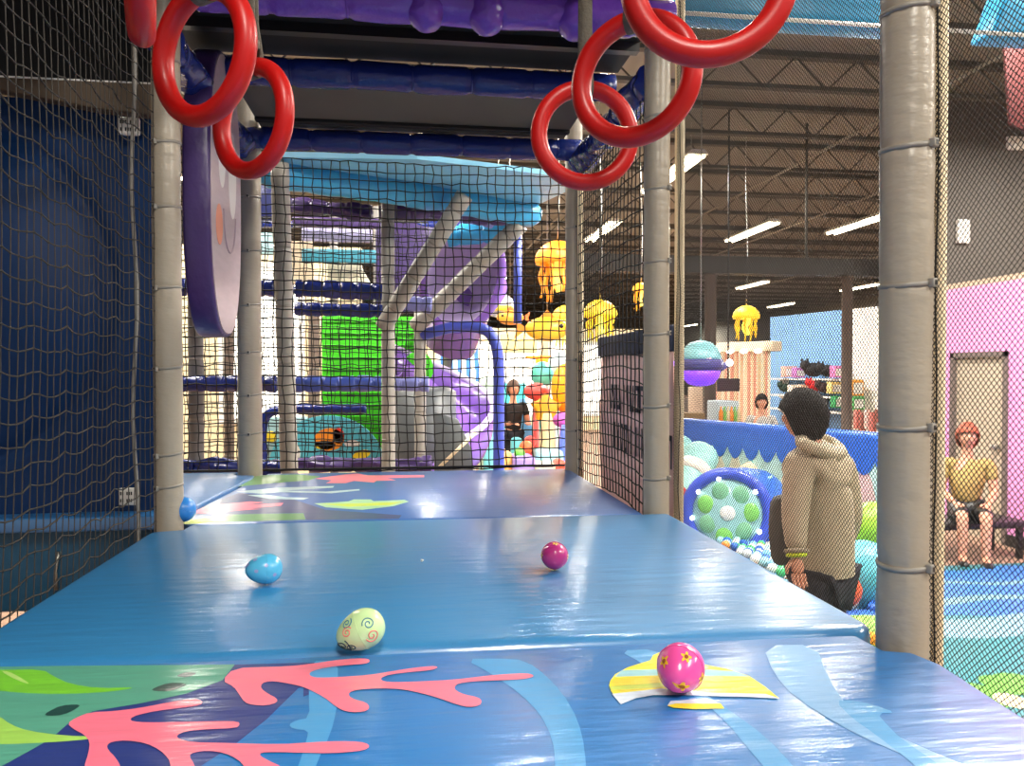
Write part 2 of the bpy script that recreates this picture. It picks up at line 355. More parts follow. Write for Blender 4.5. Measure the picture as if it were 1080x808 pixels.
# ------------------------------------------------------------------ overhead beams and decks
def beam(p, q, r, m, label, ties=6, name='padded_beam', group=None, lump=0.05, seed=0):
    p, q = Vector(p), Vector(q); D = q - p; L = D.length; g = np.random.default_rng(seed + 11); ph = g.random(6) * 6
    t = thing(name, label, 'beam', tuple((p + q) / 2), group)
    ts = [L * (i + 0.5) / ties for i in range(ties)]
    hs = sorted([L * i / 48 for i in range(49)] + [a + d for a in ts for d in (-0.02, -0.008, 0.008, 0.02) if 0 < a + d < L])
    def rad(h): return r * (1 - sum(0.16 * math.exp(-((h - a) / 0.012) ** 2) for a in ts) + lump * 0.5 * math.sin(h * 17 + ph[0]))
    def lob(a, h): return 1 + lump * (0.5 * math.sin(3 * a + 9 * h + ph[1]) + 0.5 * math.sin(5 * a - 14 * h + ph[2]))
    MB().lathe([(rad(h), h) for h in hs], p, m, 22, D, lob).build('padding_sleeve', t)
    mb = MB()
    for a in ts: mb.lathe([(r * 0.84, -0.004), (r * 0.9, -0.004), (r * 0.9, 0.004), (r * 0.84, 0.004)], p + D.normalized() * a, m, 20, D)
    mb.build('tie_bands', t); return t
beam((-0.80, 2.57, 3.00), (0.90, 2.57, 3.00), 0.062, M_PURP, 'glossy purple padded beam at the top of the bay', 7, seed=1, lump=0.06)
beam((-0.80, 3.10, 2.955), (0.84, 3.10, 2.955), 0.055, M_NAVY, 'navy padded beam between the two dark overhead boards', 7, seed=2)
beam((-0.80, 3.72, 2.875), (0.84, 3.72, 2.875), 0.052, M_NAVY, 'navy padded beam along the top of the back net', 7, seed=3)
beam((0.835, 2.60, 2.80), (0.835, 3.72, 2.80), 0.055, M_NAVY, 'crinkled navy padded beam running over the banner to the far post', 8, seed=4, lump=0.2)
beam((-0.76, 2.58, 2.83), (-0.76, 3.7, 2.83), 0.06, M_NAVY, 'dark blue padded beam above the purple smiling panel', 7, seed=5, lump=0.18)
for x, a, l in ((0.06, 0, 'purple vinyl wrap bulging under the purple beam, middle one'), (0.26, 1, 'purple vinyl wrap bulging under the purple beam, next to the strap'), (0.56, 2, 'purple vinyl wrap bulging under the purple beam, at its right end')):
    tag(MB().ell((x, 2.555, 2.975), (0.062, 0.07, 0.072), M_PURP, 22, 14, fn=lambda d: d * (1 + 0.035 * math.sin(9 * d.z + 2 * d.x))).build('vinyl_wrap'), l, 'wrap', 'purple vinyl wraps')
t = thing('overhead_deck', 'black underside board between the purple and navy beams', 'board', (0.03, 2.84, 3.03)); MB().box((-0.82, 2.60, 3.02), (0.86, 3.10, 3.05), M_DECK).build('board', t)
MB().box((-0.82, 2.80, 2.985), (0.86, 2.84, 3.02), M_BLK).build('batten', t)
t = thing('overhead_deck', 'grey underside board between the two navy beams', 'board', (0.03, 3.4, 2.98)); MB().box((-0.68, 3.165, 2.932), (0.76, 3.725, 2.962), M_DECKG).build('board', t)
MB().box((-0.68, 3.58, 2.918), (0.76, 3.62, 2.932), M_DECK).build('batten', t)
# rails that carry the straps
for x, l in ((0.325, 'black steel rail carrying the three rings on the right'), (-0.275, 'black steel rail carrying the three rings on the left')):
    t = thing('ring_rail', l, 'rail', (x, 1.6, 3.06)); MB().tube([(x, 0.3, 3.09), (x, 2.52, 3.09)], 0.024, M_BLK, 12).build('rail_bar', t)
    [MB().box((x - 0.03, y - 0.02, 3.06), (x + 0.03, y + 0.02, 3.16), M_BLK).build('rail_bracket', t) for y in (0.4, 2.4)]
struct(MB().box((-2.7, -0.6, 3.16), (-0.82, 2.9, 3.2), M_DECK).build('ceiling_deck'))
struct(MB().box((-2.7, 2.80, 2.78), (-0.82, 2.83, 3.16), M_BLK).build('ceiling_light_block'))  # added black board, blocks the hall lamp behind the left bay
struct(MB().box((-0.82, 1.9, 3.16), (0.86, 2.6, 3.2), M_DECK).build('ceiling_deck'))

# ------------------------------------------------------------------ floor mats with their printed sea pictures
def px(pts, z, ox=0, oy=0, sc=1): return [WZ(ox + x / sc, oy + y / sc, z) for x, y in pts]
def smooth_poly(pts, it=2):
    for _ in range(it):
        q = []
        for i, p in enumerate(pts):
            n = pts[(i + 1) % len(pts)]
            q += [(0.75 * p[0] + 0.25 * n[0], 0.75 * p[1] + 0.25 * n[1]), (0.25 * p[0] + 0.75 * n[0], 0.25 * p[1] + 0.75 * n[1])]
        pts = q
    return pts
def mat_slab(outline, z0, z1, m, bev=0.016):
    return MB().prism([(x, y, z0) for x, y in outline], (0, 0, z1 - z0), m, bev, seg=3)
struct(MB().box((-0.80, -0.6, PZ - 0.2), (0.80, 3.8, PZ - 0.062), M_BROWN).build('platform_floor'))
BLUE = pad((0, 116, 192)); NAVYP = pad((36, 56, 132)); PALE = pad((74, 160, 220)); CORAL = pad((255, 124, 150)); SEAG = pad((88, 168, 142)); LIME = pad((124, 210, 44))
LIME2 = pad((168, 222, 92)); SEED = pad((18, 70, 62)); MINT = pad((184, 228, 120)); YEL = pad((248, 228, 16)); FTEAL = pad((150, 208, 214)); FLIME = pad((206, 226, 62)); FWHT = pad((206, 220, 236)); MATB = pad((44, 130, 188))
A5, A6, A7 = (0, 640, 3.375), (300, 640, 3.375), (600, 640, 3.375)
mA = mat_slab([(-1.25, 0.05), (0.86, 0.05), (0.866, 0.98), (0.885, 1.17), (0.872, 1.228), (0.83, 1.245), (0.825, 1.325), (-0.80, 1.365), (-1.25, 1.375)], PZ - 0.06, PZ, BLUE, 0.012)
lay = [0]
def art(mb, pts, m, c, it=2, dz=None):
    lay[0] += 1; z = PZ + 0.0002 + lay[0] * 0.00006 + (dz or 0)
    q = [(c[0] + x / c[2], c[1] + y / c[2]) for x, y in pts]
    if it: q = smooth_poly(q, it)
    mb.poly([WZ(x, y, z) for x, y in q], m)
art(mA, [(833, 206), (1080, 199), (1080, 285), (1062, 290), (950, 400), (840, 487), (600, 640), (-60, 660), (-60, 600), (90, 520), (200, 440), (330, 372), (660, 310), (790, 262)], NAVYP, A5, 0)
art(mA, [(1080, 199), (1165, 199), (1165, 289), (1080, 320)], NAVYP, A5, 0)
art(mA, [(88, 193), (190, 192), (190, 300), (185, 370), (165, 450), (110, 567), (80, 660), (10, 660), (50, 567), (80, 470), (85, 440), (30, 435), (15, 420), (40, 405), (90, 395), (86, 300)], PALE, A6, 1)
art(mA, [(640, 186), (760, 184), (860, 190), (950, 260), (1020, 350), (1060, 450), (1075, 567), (1075, 660), (960, 660), (965, 567), (955, 470), (910, 380), (840, 310), (740, 240)], PALE, A6, 1)
art(mA, [(175, 155), (310, 151), (360, 195), (480, 310), (560, 360), (700, 460), (800, 567), (870, 660), (780, 660), (690, 567), (540, 385), (420, 300), (260, 200)], PALE, A7, 1)
art(mA, [(690, 138), (880, 134), (920, 250), (1000, 370), (1123, 440), (1350, 540), (1560, 620), (1640, 700), (1560, 700), (1350, 590), (1100, 490), (960, 420), (800, 320), (730, 240)], pad((120, 176, 226)), A7, 1)
art(mA, [(0, 600), (60, 612), (140, 640), (75, 640), (110, 680), (150, 720), (280, 808), (400, 900), (300, 900), (200, 808), (60, 700), (0, 660), (-60, 600)], PALE, (900, 540, 3.017), 1)
art(mA, [(-160, 216), (150, 211), (790, 206), (836, 205), (792, 262), (660, 310), (510, 342), (330, 372), (243, 415), (204, 450), (150, 488), (20, 560), (-160, 640)], SEAG, A5, 0)
art(mA, [(-160, 225), (0, 225), (150, 222), (195, 250), (250, 275), (350, 290), (495, 286), (400, 302), (270, 310), (130, 310), (0, 300), (-160, 280)], LIME, A5, 1)
art(mA, [(0, 228), (30, 230), (70, 250), (112, 278), (60, 262)], MINT, A5, 1)
art(mA, [(-160, 330), (0, 390), (35, 418), (100, 442), (220, 458), (362, 463), (330, 470), (200, 482), (0, 490), (-160, 490)], LIME2, A5, 1)
def seed(x, y, a, b, rot):
    pts = []
    for i in range(14):
        t = 2 * PI * i / 14; u, v = a * math.cos(t), b * math.sin(t) * (1 - 0.4 * abs(math.cos(t))); pts.append((x + u * math.cos(rot) - v * math.sin(rot), y + u * math.sin(rot) + v * math.cos(rot)))
    art(mA, pts, SEED, A5, 0)
seed(664, 242, 34, 9, -0.12); seed(602, 286, 62, 15, -0.16); seed(222, 368, 64, 17, -0.26)
c1 = [(833, 218), (960, 214), (1012, 213)] + [(x + 1012, y) for x, y in [(100, 203), (180, 190), (260, 183), (300, 185), (305, 195), (290, 203), (220, 208), (150, 215), (100, 228), (88, 238), (95, 248), (120, 253), (200, 250), (300, 243), (380, 230), (440, 220), (500, 213), (540, 211), (547, 217), (520, 226), (450, 232), (380, 240), (345, 252), (345, 262), (370, 268), (430, 268), (500, 265), (600, 260), (700, 248), (780, 240), (860, 236), (887, 242), (886, 250), (850, 258), (760, 262), (680, 265), (620, 272), (605, 285), (610, 298), (640, 312), (690, 322), (704, 335), (696, 351), (660, 358), (620, 350), (560, 328), (500, 310), (420, 293), (340, 290), (260, 295), (230, 305), (230, 318), (250, 330), (290, 340), (304, 355), (296, 370), (260, 376), (220, 373), (190, 360), (140, 320), (80, 290)]] + [(1060, 280), (1000, 268), (960, 265), (932, 272), (928, 290), (955, 310), (985, 325), (988, 340), (950, 352), (900, 350), (870, 340), (850, 310), (832, 284), (790, 263)]
art(mA, c1, CORAL, A5, 1)
c2 = [(240, 415), (270, 395), (320, 375), (400, 372), (500, 360), (600, 340), (690, 327), (722, 335), (716, 350), (660, 358), (560, 370), (490, 385), (463, 398), (470, 408), (520, 412), (640, 410), (780, 407), (848, 408), (854, 420), (840, 432), (740, 436), (660, 443), (628, 458), (635, 470), (680, 482), (800, 485), (1000, 490), (1112, 482), (1212, 478), (1282, 480), (1315, 490), (1311, 505), (1272, 515), (1172, 522), (1092, 520), (980, 517), (928, 519), (925, 530), (960, 550), (1000, 567), (1060, 610), (980, 640), (900, 600), (868, 567), (850, 545), (800, 520), (740, 512), (690, 518), (672, 530), (692, 560), (720, 640), (640, 660), (612, 600), (606, 560), (600, 540), (570, 510), (520, 485), (450, 475), (400, 480), (380, 492), (385, 510), (410, 535), (430, 567), (450, 640), (280, 660), (300, 567), (315, 520), (320, 480), (300, 455), (260, 435)]
art(mA, c2, CORAL, A5, 1)
art(mA, [(148, 262), (165, 240), (210, 215), (290, 190), (300, 172), (322, 162), (345, 172), (360, 187), (480, 205), (560, 220), (640, 245), (700, 285), (750, 327), (640, 321), (540, 319), (400, 312), (300, 315), (240, 325), (185, 347), (150, 300), (143, 280)], YEL, A7, 0)
art(mA, [(188, 226), (330, 222), (480, 222), (590, 230), (645, 248), (480, 246), (330, 244), (163, 249)], FTEAL, A7, 0)
art(mA, [(144, 283), (330, 270), (480, 268), (600, 278), (695, 288), (480, 284), (330, 287), (150, 297)], FLIME, A7, 0)
art(mA, [(152, 310), (330, 291), (480, 305), (700, 310), (750, 327), (640, 321), (540, 319), (400, 314), (300, 315), (240, 325), (185, 347)], FWHT, A7, 0)
art(mA, [(350, 352), (362, 336), (490, 325), (540, 345), (380, 345)], FWHT, A7, 0)
art(mA, [(350, 352), (380, 344), (540, 344), (554, 362), (450, 364), (375, 360)], YEL, A7, 0)
tag(mA.build('floor_mat'), 'blue padded mat printed with pink coral, green leaves and a striped fish, nearest one', 'mat')
mB = mat_slab([(-0.78, 1.372), (0.845, 1.337), (0.884, 1.36), (0.888, 2.535), (-0.69, 2.548), (-0.697, 2.47), (-0.78, 2.45)], PZ - 0.058, PZ + 0.004, MATB, 0.022)
tag(mB.build('floor_mat'), 'plain blue padded mat in the middle with three loose eggs on it', 'mat')
mC = mat_slab([(-0.695, 2.56), (0.80, 2.547), (0.80, 3.79), (-0.67, 3.79), (-0.67, 3.60), (-0.70, 3.5), (-0.755, 2.70)], PZ - 0.06, PZ, pad((34, 96, 170)), 0.01)
A8 = (160, 480, 3.375); lay[0] = 0
art(mC, [(120, 215), (210, 170), (310, 135), (480, 150), (620, 195), (890, 214), (880, 226), (550, 231), (540, 206), (230, 212)], pad((34, 58, 118)), A8, 0)
art(mC, [(112, 240), (230, 212), (540, 207), (548, 230), (270, 238), (120, 243)], pad((80, 150, 80)), A8, 0)
art(mC, [(105, 243), (125, 230), (240, 224), (215, 236), (270, 240), (120, 246)], pad((176, 206, 40)), A8, 0)
art(mC, [(312, 96), (320, 84), (380, 72), (520, 69), (600, 76), (560, 90), (430, 100), (310, 112)], pad((96, 160, 82)), A8, 0)
art(mC, [(140, 205), (200, 180), (350, 165), (400, 168), (340, 177), (470, 170), (460, 180), (350, 190), (390, 192), (280, 200), (180, 208)], CORAL, A8, 0)
art(mC, [(580, 84), (640, 75), (690, 69), (735, 66), (770, 72), (970, 71), (970, 79), (840, 82), (870, 90), (800, 92), (790, 98), (720, 92), (690, 100), (620, 100), (640, 90)], CORAL, A8, 0)
art(mC, [(300, 130), (450, 116), (650, 110), (645, 116), (480, 126), (620, 130), (740, 121), (740, 126), (640, 136), (460, 132), (390, 138)], pad((190, 220, 226)), A8, 0)
art(mC, [(340, 143), (400, 140), (480, 150), (560, 152), (540, 159), (420, 156)], pad((190, 220, 226)), A8, 0)
art(mC, [(578, 172), (640, 169), (700, 165), (720, 158), (780, 158), (790, 164), (900, 159), (915, 166), (860, 182), (750, 195), (620, 186)], pad((170, 220, 170)), A8, 0)
art(mC, [(600, 174), (720, 172), (860, 168), (900, 165), (850, 178), (700, 184)], pad((206, 226, 62)), A8, 0)
tag(mC.build('floor_mat'), 'printed sea-picture mat farthest back, against the net', 'mat')
mD = MB(); mD.prism([(-1.9, 2.70, PZ - 0.04), (-0.765, 2.68, PZ - 0.04), (-0.70, 3.60, PZ - 0.04), (-0.705, 3.665, PZ - 0.04), (-0.80, 3.685, PZ - 0.04), (-0.80, 3.79, PZ - 0.04), (-1.9, 3.79, PZ - 0.04)], (0, 0, 0.05), pad((40, 110, 170)), 0.008, seg=3)
tag(mD.build('floor_mat'), 'small plain blue side mat with a pale rolled edge, under the purple panel', 'mat')

# ------------------------------------------------------------------ netting around the bay
def lnet(a, b):
    return 0 * a, 0.03 * np.sin(PI * a) * (b - 0.5) * 2 - 0.012 * np.abs(np.sin(a * 40)), 0.035 * np.sin(PI * np.clip(a, 0, 1)) * np.sin(PI * np.clip(b, 0, 1)) + 0.03 * np.clip((a - 0.9) * 10, 0, 1)
t = thing('safety_net', 'knotted black net hanging along the left of the mats', 'net', (-0.80, 1.45, 1.15), 'safety nets of the play frame')
square_net((-0.80, 0.45, 1.15), (0, 1, 0), (0, 0, 1), 2.03, 2.0, 0.0335, 0.047, 0.0017, M_NETL, lnet, knots=0.0038, jit=0.035).build('netting', t)
MB().tube([(-0.80 + 0.006 * math.sin(i * 0.9), 2.40 + 0.003 * math.sin(i), 1.15 + i * 0.1) for i in range(21)], 0.006, matt('grey_rope', (128, 124, 118)), 8).build('edge_rope', t)
MB().tube([(-0.80, 0.45 + 2.03 * i / 30, 1.15 + 0.004 * math.sin(i)) for i in range(31)], 0.005, M_NETB, 8).build('bottom_rope', t)
t = thing('safety_net', 'square-mesh black net closing the far end behind the last mat', 'net', (0, 3.81, 1.31), 'safety nets of the play frame')
square_net((-1.35, 3.81, 1.31), (1, 0, 0), (0, 0, 1), 2.15, 1.5, 0.0445, 0.0455, 0.0029, M_NETB, lambda a, b: (0.006 * np.sin(9 * b + 3 * a), 0.006 * np.sin(7 * a), 0.03 * np.sin(PI * a) * np.sin(PI * b)), jit=0.06).build('netting', t)
MB().tube([(-1.35 + 2.15 * i / 20, 3.81, 1.315) for i in range(21)], 0.006, M_NETB, 8).build('bottom_rope', t)
t = thing('safety_net', 'coarse black net in front of the dark-topped banner', 'net', (0.83, 3.15, 1.26), 'safety nets of the play frame')
square_net((0.825, 2.63, 1.27), (0, 1, 0), (0, 0, 1), 1.07, 1.52, 0.0445, 0.0475, 0.0024, M_NETB, lambda a, b: (0 * a, 0.018 * np.sin(PI * a) * (0.6 - b) * 2 + 0.01 * np.sin(6 * a), -0.02 * np.sin(PI * a) * np.sin(PI * b)), jit=0.05).build('netting', t)
MB().tube([(0.835, 3.68 + 0.004 * math.sin(i * 2.1), 1.27 + i * 0.075) for i in range(21)], 0.014, M_CREAM, 8).build('edge_rope', t)
wav = lambda a, b: 0.006 * np.sin(5 * a + 3 * b) + 0.004 * np.sin(11 * b + 2)
t = thing('safety_net', 'fine diamond-mesh net stretched between the two right posts', 'net', (0.905, 1.95, 1.15), 'safety nets of the play frame')
diamond_net((0.925, 1.25, 1.12), (0, 1, 0), (0, 0, 1), 1.33, 2.1, 0.0113, 0.00078, M_NETF, wav).build('netting', t)
MB().tube([(0.922 + 0.003 * math.sin(i * 0.8), 2.535 + 0.003 * math.sin(i * 1.7), 1.12 + i * 0.0525) for i in range(41)], 0.0018, M_NETF, 6).build('gathered_edge', t)
t = thing('safety_net', 'fine diamond-mesh net at the right edge, nearer than the near grey post', 'net', (0.905, 0.7, 1.15), 'safety nets of the play frame')
diamond_net((0.925, 0.12, 1.12), (0, 1, 0), (0, 0, 1), 1.14, 2.1, 0.0116, 0.00085, M_NETF, wav).build('netting', t)
MB().tube([(0.931 + 0.002 * math.sin(i * 0.7), 1.254 + 0.001 * math.sin(i * 1.3), 1.12 + i * 0.0525) for i in range(41)], 0.0016, M_NETB, 6).build('gathered_edge', t)

# ------------------------------------------------------------------ rings on straps
def ring(cx, cy, d, rpx, nrm, label, tub=0.0152, R=None):
    c = Vector(W(cx, cy, d)); R = R or rpx / FPX * d - tub
    N = Vector((nrm[0], nrm[1], nrm[2])).normalized()
    t = thing('swing_ring', label, 'ring', tuple(c - Vector((0, 0, R + tub))), 'red swing rings hanging on straps')
    MB().torus(c, R, tub, M_RED, N, 64, 18).build('ring_hoop', t)
    u = (Vector((0, 0, 1)) - N * N.z).normalized(); top = c + u * R; s = N.cross(u).normalized()
    mb = MB(); w = 0.0125; th = 0.0018                                     # webbing loop round the hoop, then up to the rail
    loop = [(top + N * math.cos(a) * (tub + 0.002) + u * math.sin(a) * (tub + 0.002)) for a in [PI * (1 + i / 12) for i in range(13)]]
    path = [Vector((top.x, top.y, 3.085)) + N * 0.006, top + N * -0.004 + u * 0.07] + loop + [top + N * 0.004 + u * 0.07, Vector((top.x, top.y, 3.085)) - N * 0.006]
    path = [path[0], path[1]] + loop + [path[-2], path[-1]]
    V = []; 
    for p in path: V += [p - s * w, p + s * w]
    F = [(2 * i, 2 * i + 1, 2 * i + 3, 2 * i + 2) for i in range(len(path) - 1)]
    mb.add(V, F, M_STRAP); o = mb.build('strap', t)
    md = o.modifiers.new('thickness', 'SOLIDIFY'); md.thickness = th; md.offset = 0
    MB().prism([top + u * 0.03 + s * a + N * -0.006 for a in (-0.015, 0.015)] + [top + u * 0.045 + s * a + N * -0.006 for a in (0.015, -0.015)], N * 0.012, M_STRAP, 0.002).build('strap_stitch', t)
    return t
def face(a): return (math.sin(math.radians(a) - YAW), -math.cos(math.radians(a) - YAW), 0.0)   # hoop normal, turned a degrees off facing the camera
ring(617, 143, 1.40, 58, face(6), 'red ring farthest along on the right, in front of the grey overhead board')
ring(669.5, 83, 1.13, 72, face(-28), 'red ring second along on the right, crossing the second grey post')
ring(747, -22, 0.885, 93, face(-6), 'red ring nearest on the right, cut off by the top of the photo')
ring(266, 126, 1.29, 63, face(-35), 'narrow-looking red ring on the left, in front of the purple panel')
ring(214, 56, 1.08, 77, face(-30), 'larger narrow-looking red ring on the left beside the pale post')
ring(148, -58, 0.87, 101, face(114), 'red ring seen edge-on at the top beside the black net')

# ------------------------------------------------------------------ eggs and balls lying on the mats
def egg(loc, L, B, axis, color, name, label, deco=None, updir=(0, 0, 1), rough=0.22):
    """axis: direction of the narrow end; lies with its belly on z = loc.z"""
    A = Vector(axis).normalized(); u = (Vector(updir) - A * A.dot(Vector(updir))).normalized(); w = A.cross(u)
    m = mat('shell_%d_%d_%d' % color, color, rough, 0.5, coat=0.5)
    def P(t, ph, off=0):                     # t -1..1 along the axis, ph round it
        r = B * math.sqrt(max(0, 1 - t * t)) * (1 - 0.16 * t) + off
        return A * (L * t + off * t) + u * math.cos(ph) * r + w * math.sin(ph) * r
    lowest = min(P(-math.cos(PI * i / 40), 2 * PI * j / 32).z for i in range(41) for j in range(32))
    c = Vector(loc) - Vector((0, 0, lowest))
    mb = MB(); n, k = 32, 24; V = []
    for i in range(k + 1):
        for j in range(n): V.append(c + P(-math.cos(PI * i / k), 2 * PI * j / n))
    mb.add(V, [(i * n + j, i * n + (j + 1) % n, (i + 1) * n + (j + 1) % n, (i + 1) * n + j) for i in range(k) for j in range(n)], m)
    seam = [c + P(-0.05, 2 * PI * j / 40, 0.0004) for j in range(40)]; mb.tube(seam, 0.0005, m, 5, closed=True)
    def shape(d):
        d = Vector(d).normalized(); t = max(-0.98, min(0.98, d.dot(A))); ph = math.atan2(d.dot(w), d.dot(u)); return t, ph
    def patch(d, pts2, mm, off):
        t0, p0 = shape(d); q = [(t0 + y / L, p0 + x / (B * math.sqrt(1 - t0 * t0))) for x, y in pts2]; C = c + P(t0, p0, off)
        V = [C] + [c + P(max(-1, min(1, a)), b, off) for a, b in q]; mb.add(V, [(0, i + 1, (i + 1) % len(q) + 1) for i in range(len(q))], mm)
    def line(d, pts2, rr, mm):
        t0, p0 = shape(d); mb.tube([c + P(max(-1, min(1, t0 + y / L)), p0 + x / (B * math.sqrt(1 - t0 * t0)), 0.0003) for x, y in pts2], rr, mm, 6)
    if deco: deco(patch, line)
    o = mb.build(name, origin=loc); tag(o, label, 'egg'); return o
toC = Vector((-FV[0], -FV[1], 0.25)).normalized(); rt = Vector(RV); up = Vector((0, 0, 1))
def dirv(x, y): return toC * max(0.05, math.sqrt(max(0, 1 - x * x - y * y))) + rt * x + up * y     # direction seen at (x, y) on the ball
YD = mat('yellow_print', (246, 196, 40), 0.35); OD = mat('brown_print', (150, 70, 40), 0.35)
def flower(sz):
    return [(sz * (0.72 + 0.28 * math.cos(5 * a)) * math.cos(a), sz * (0.72 + 0.28 * math.cos(5 * a)) * math.sin(a)) for a in [2 * PI * i / 40 for i in range(40)]]
def disc(sz): return [(sz * math.cos(2 * PI * i / 14), sz * math.sin(2 * PI * i / 14)) for i in range(14)]
def flowers(ds, s=0.0092):
    def f(patch, line):
        for x, y in ds: patch(dirv(x, y), flower(s), YD, 0.0005); patch(dirv(x, y), disc(s * 0.36), OD, 0.0009)
    return f
e1 = Vector(WZ(719, 736, PZ + 0.002)); egg(tuple(e1 + Vector((0.004, 0.02, 0))), 0.041, 0.0355, (-0.55, -0.75, -0.1), (232, 80, 158), 'easter_egg', 'pink plastic egg with yellow flowers lying on the striped fish print', flowers([(0.2, 0.72), (-0.02, -0.52), (-0.78, 0.5), (0.8, -0.3)]))
e2 = Vector(WZ(586, 601, PZ + 0.006)); egg(tuple(e2 + Vector((0, 0.012, 0))), 0.039, 0.0325, (0.25, 1, -0.05), (206, 56, 138), 'easter_egg', 'magenta plastic egg standing alone on the plain blue mat, right of the blue egg', flowers([(0.05, 0.9), (-0.93, 0), (0.92, -0.1)], 0.008))
def spots(patch, line):
    for x, y in ((0.45, 0.25), (-0.05, -0.15), (-0.3, 0.75), (0.75, -0.35), (-0.75, 0.3)): patch(dirv(x, y), disc(0.0042), mat('pink_print', (150, 160, 210), 0.35), 0.0005)
e3 = Vector(WZ(277, 618, PZ + 0.006)); egg(tuple(e3 + Vector((0, 0.016, 0))), 0.041, 0.0335, tuple(-rt * 0.85 - up * 0.05 + toC * 0.45), (84, 180, 222), 'easter_egg', 'light blue plastic egg with faint pink dots on the plain blue mat', spots)
def spir(patch, line):
    T = mat('teal_print', (60, 128, 146), 0.4); R = mat('coral_print', (226, 118, 112), 0.4); G = mat('dark_green_print', (20, 66, 70), 0.4)
    for x, y, m, s, f in ((-0.55, 0.5, T, 1, 1), (-0.42, 0.02, R, 1, -1), (0.45, 0.36, T, 1.05, 1), (0.6, -0.2, R, 1.15, -1), (-0.5, -0.62, G, 1.3, 1), (-0.12, -0.7, G, 0.9, 1)):
        line(dirv(x, y), [(0.0098 * s * (0.15 + 0.85 * i / 28) * math.cos(f * i * 0.36 + x * 9), 0.0098 * s * (0.15 + 0.85 * i / 28) * math.sin(f * i * 0.36 + x * 9)) for i in range(29)], 0.00105, m)
e4 = Vector(WZ(379, 692, PZ + 0.006)); o4 = egg(tuple(e4 + Vector((0, 0.03, 0))), 0.0435, 0.034, tuple(-rt * 0.9 - up * 0.42 + toC * 0.1), (196, 228, 166), 'easter_egg', 'pale green plastic egg with teal and coral swirls on the plain blue mat', spir)
c5 = Vector(WZ(189.5, 545, PZ + 0.034)); mb = MB(); mb.ell((c5.x, c5.y + 0.04, PZ + 0.01 + 0.04), 0.04, mat('shell_50_130_210', (50, 130, 210), 0.25, coat=0.4), 26, 18)
mb.torus((c5.x, c5.y + 0.04, PZ + 0.05), 0.04, 0.0008, mat('shell_50_130_210', (50, 130, 210)), (0.3, 0.2, 1), 36, 5)
tag(mb.build('play_ball'), 'blue plastic ball half hidden by the pale post, on the side mat', 'ball')
tag(MB().ell(WZ(445, 591, PZ + 0.009), (0.004, 0.003, 0.003), M_WHITE, 8, 6, fn=lambda d: d * (1 + 0.3 * math.sin(9 * d.x + 4 * d.y))).build('paper_scrap'), 'tiny white paper scrap on the plain blue mat', 'scrap')

# ------------------------------------------------------------------ purple panel in the left side of the frame
t = thing('hanging_pad', 'tall rounded purple padded panel with a pale smiling face hanging between the left posts', 'panel', (-0.72, 3.08, 1.92))
def sup(n, a, b, k=56): return [(math.copysign(abs(math.cos(x)) ** (2 / n), math.cos(x)) * a, math.copysign(abs(math.sin(x)) ** (2 / n), math.sin(x)) * b) for x in [2 * PI * i / k for i in range(k)]]
cyP, czP = 3.08, 2.46
FACE = mat('lilac_face', (188, 168, 172), 0.5, noise=0.06, nscale=9, stretch=(1, 1, 5))
MB().prism([(-0.785, cyP + a, czP + b) for a, b in sup(2.5, 0.255, 0.54)], (0.095, 0, 0), M_DPURP, 0.012, seg=3).build('padded_body', t)
fx = -0.689
MB().prism([(fx - 0.002, cyP + a, czP + b) for a, b in sup(2.5, 0.24, 0.525)], (0.004, 0, 0), FACE).build('face', t)
EYE = mat('white_print', (232, 226, 220), 0.5)
for y, z, a, b in ((cyP - 0.085, czP + 0.15, 0.055, 0.135), (cyP + 0.085, czP + 0.10, 0.065, 0.17)):
    MB().prism([(fx + 0.002, y + p, z + q) for p, q in sup(2, a, b, 32)], (0.0015, 0, 0), EYE).build('eye', t)
MB().prism([(fx + 0.002, cyP - 0.13 + p, czP - 0.13 + q) for p, q in sup(2, 0.05, 0.075, 24)], (0.0015, 0, 0), mat('orange_print', (236, 150, 116), 0.5)).build('cheek', t)
MB().tube([(fx + 0.003, cyP + 0.03 + 0.10 * math.cos(a), czP - 0.06 + 0.15 * math.sin(a)) for a in [PI * (1 + i / 20) for i in range(21)]], 0.004, mat('grey_print', (160, 140, 148), 0.5), 6).build('smile', t)

# ------------------------------------------------------------------ dark bay on the left of the net
t = thing('vinyl_wall_pad', 'big dark blue vinyl panel behind the black net on the left', 'panel', (-1.8, 2.8, 1.3))
def bulge(x, z):
    d = math.hypot((x + 1.55), (z - 2.05) * 0.95); return 0.10 * math.exp(-((d - 0.30) / 0.28) ** 2) + 0.05 * max(0, 1 - d / 0.50) - 0.03 * math.exp(-((d - 0.555) / 0.018) ** 2) + 0.018 * math.sin(5 * x + 7 * z) * max(0, 1 - d)
nx, nz = 90, 70; V = []; mb = MB()
for i in range(nx + 1):
    for j in range(nz + 1):
        x = -2.7 + 1.87 * i / nx; z = 1.30 + 1.40 * j / nz; V.append((x, 2.78 - bulge(x, z), z))
mb.add(V, [(i * (nz + 1) + j, (i + 1) * (nz + 1) + j, (i + 1) * (nz + 1) + j + 1, i * (nz + 1) + j + 1) for i in range(nx) for j in range(nz)], M_BLUEP)
mb.box((-2.7, 2.79, 1.30), (-0.83, 2.84, 2.70), M_BLUEP); mb.build('vinyl_sheet', t)
MB().tube([(-1.55 + 0.60 * math.cos(a), 2.765, 2.05 + 0.63 * math.sin(a)) for a in [-1.25 + 2.5 * i / 40 for i in range(41)]], 0.009, vinyl('blue_piping', (14, 54, 112)), 10).build('piping', t)
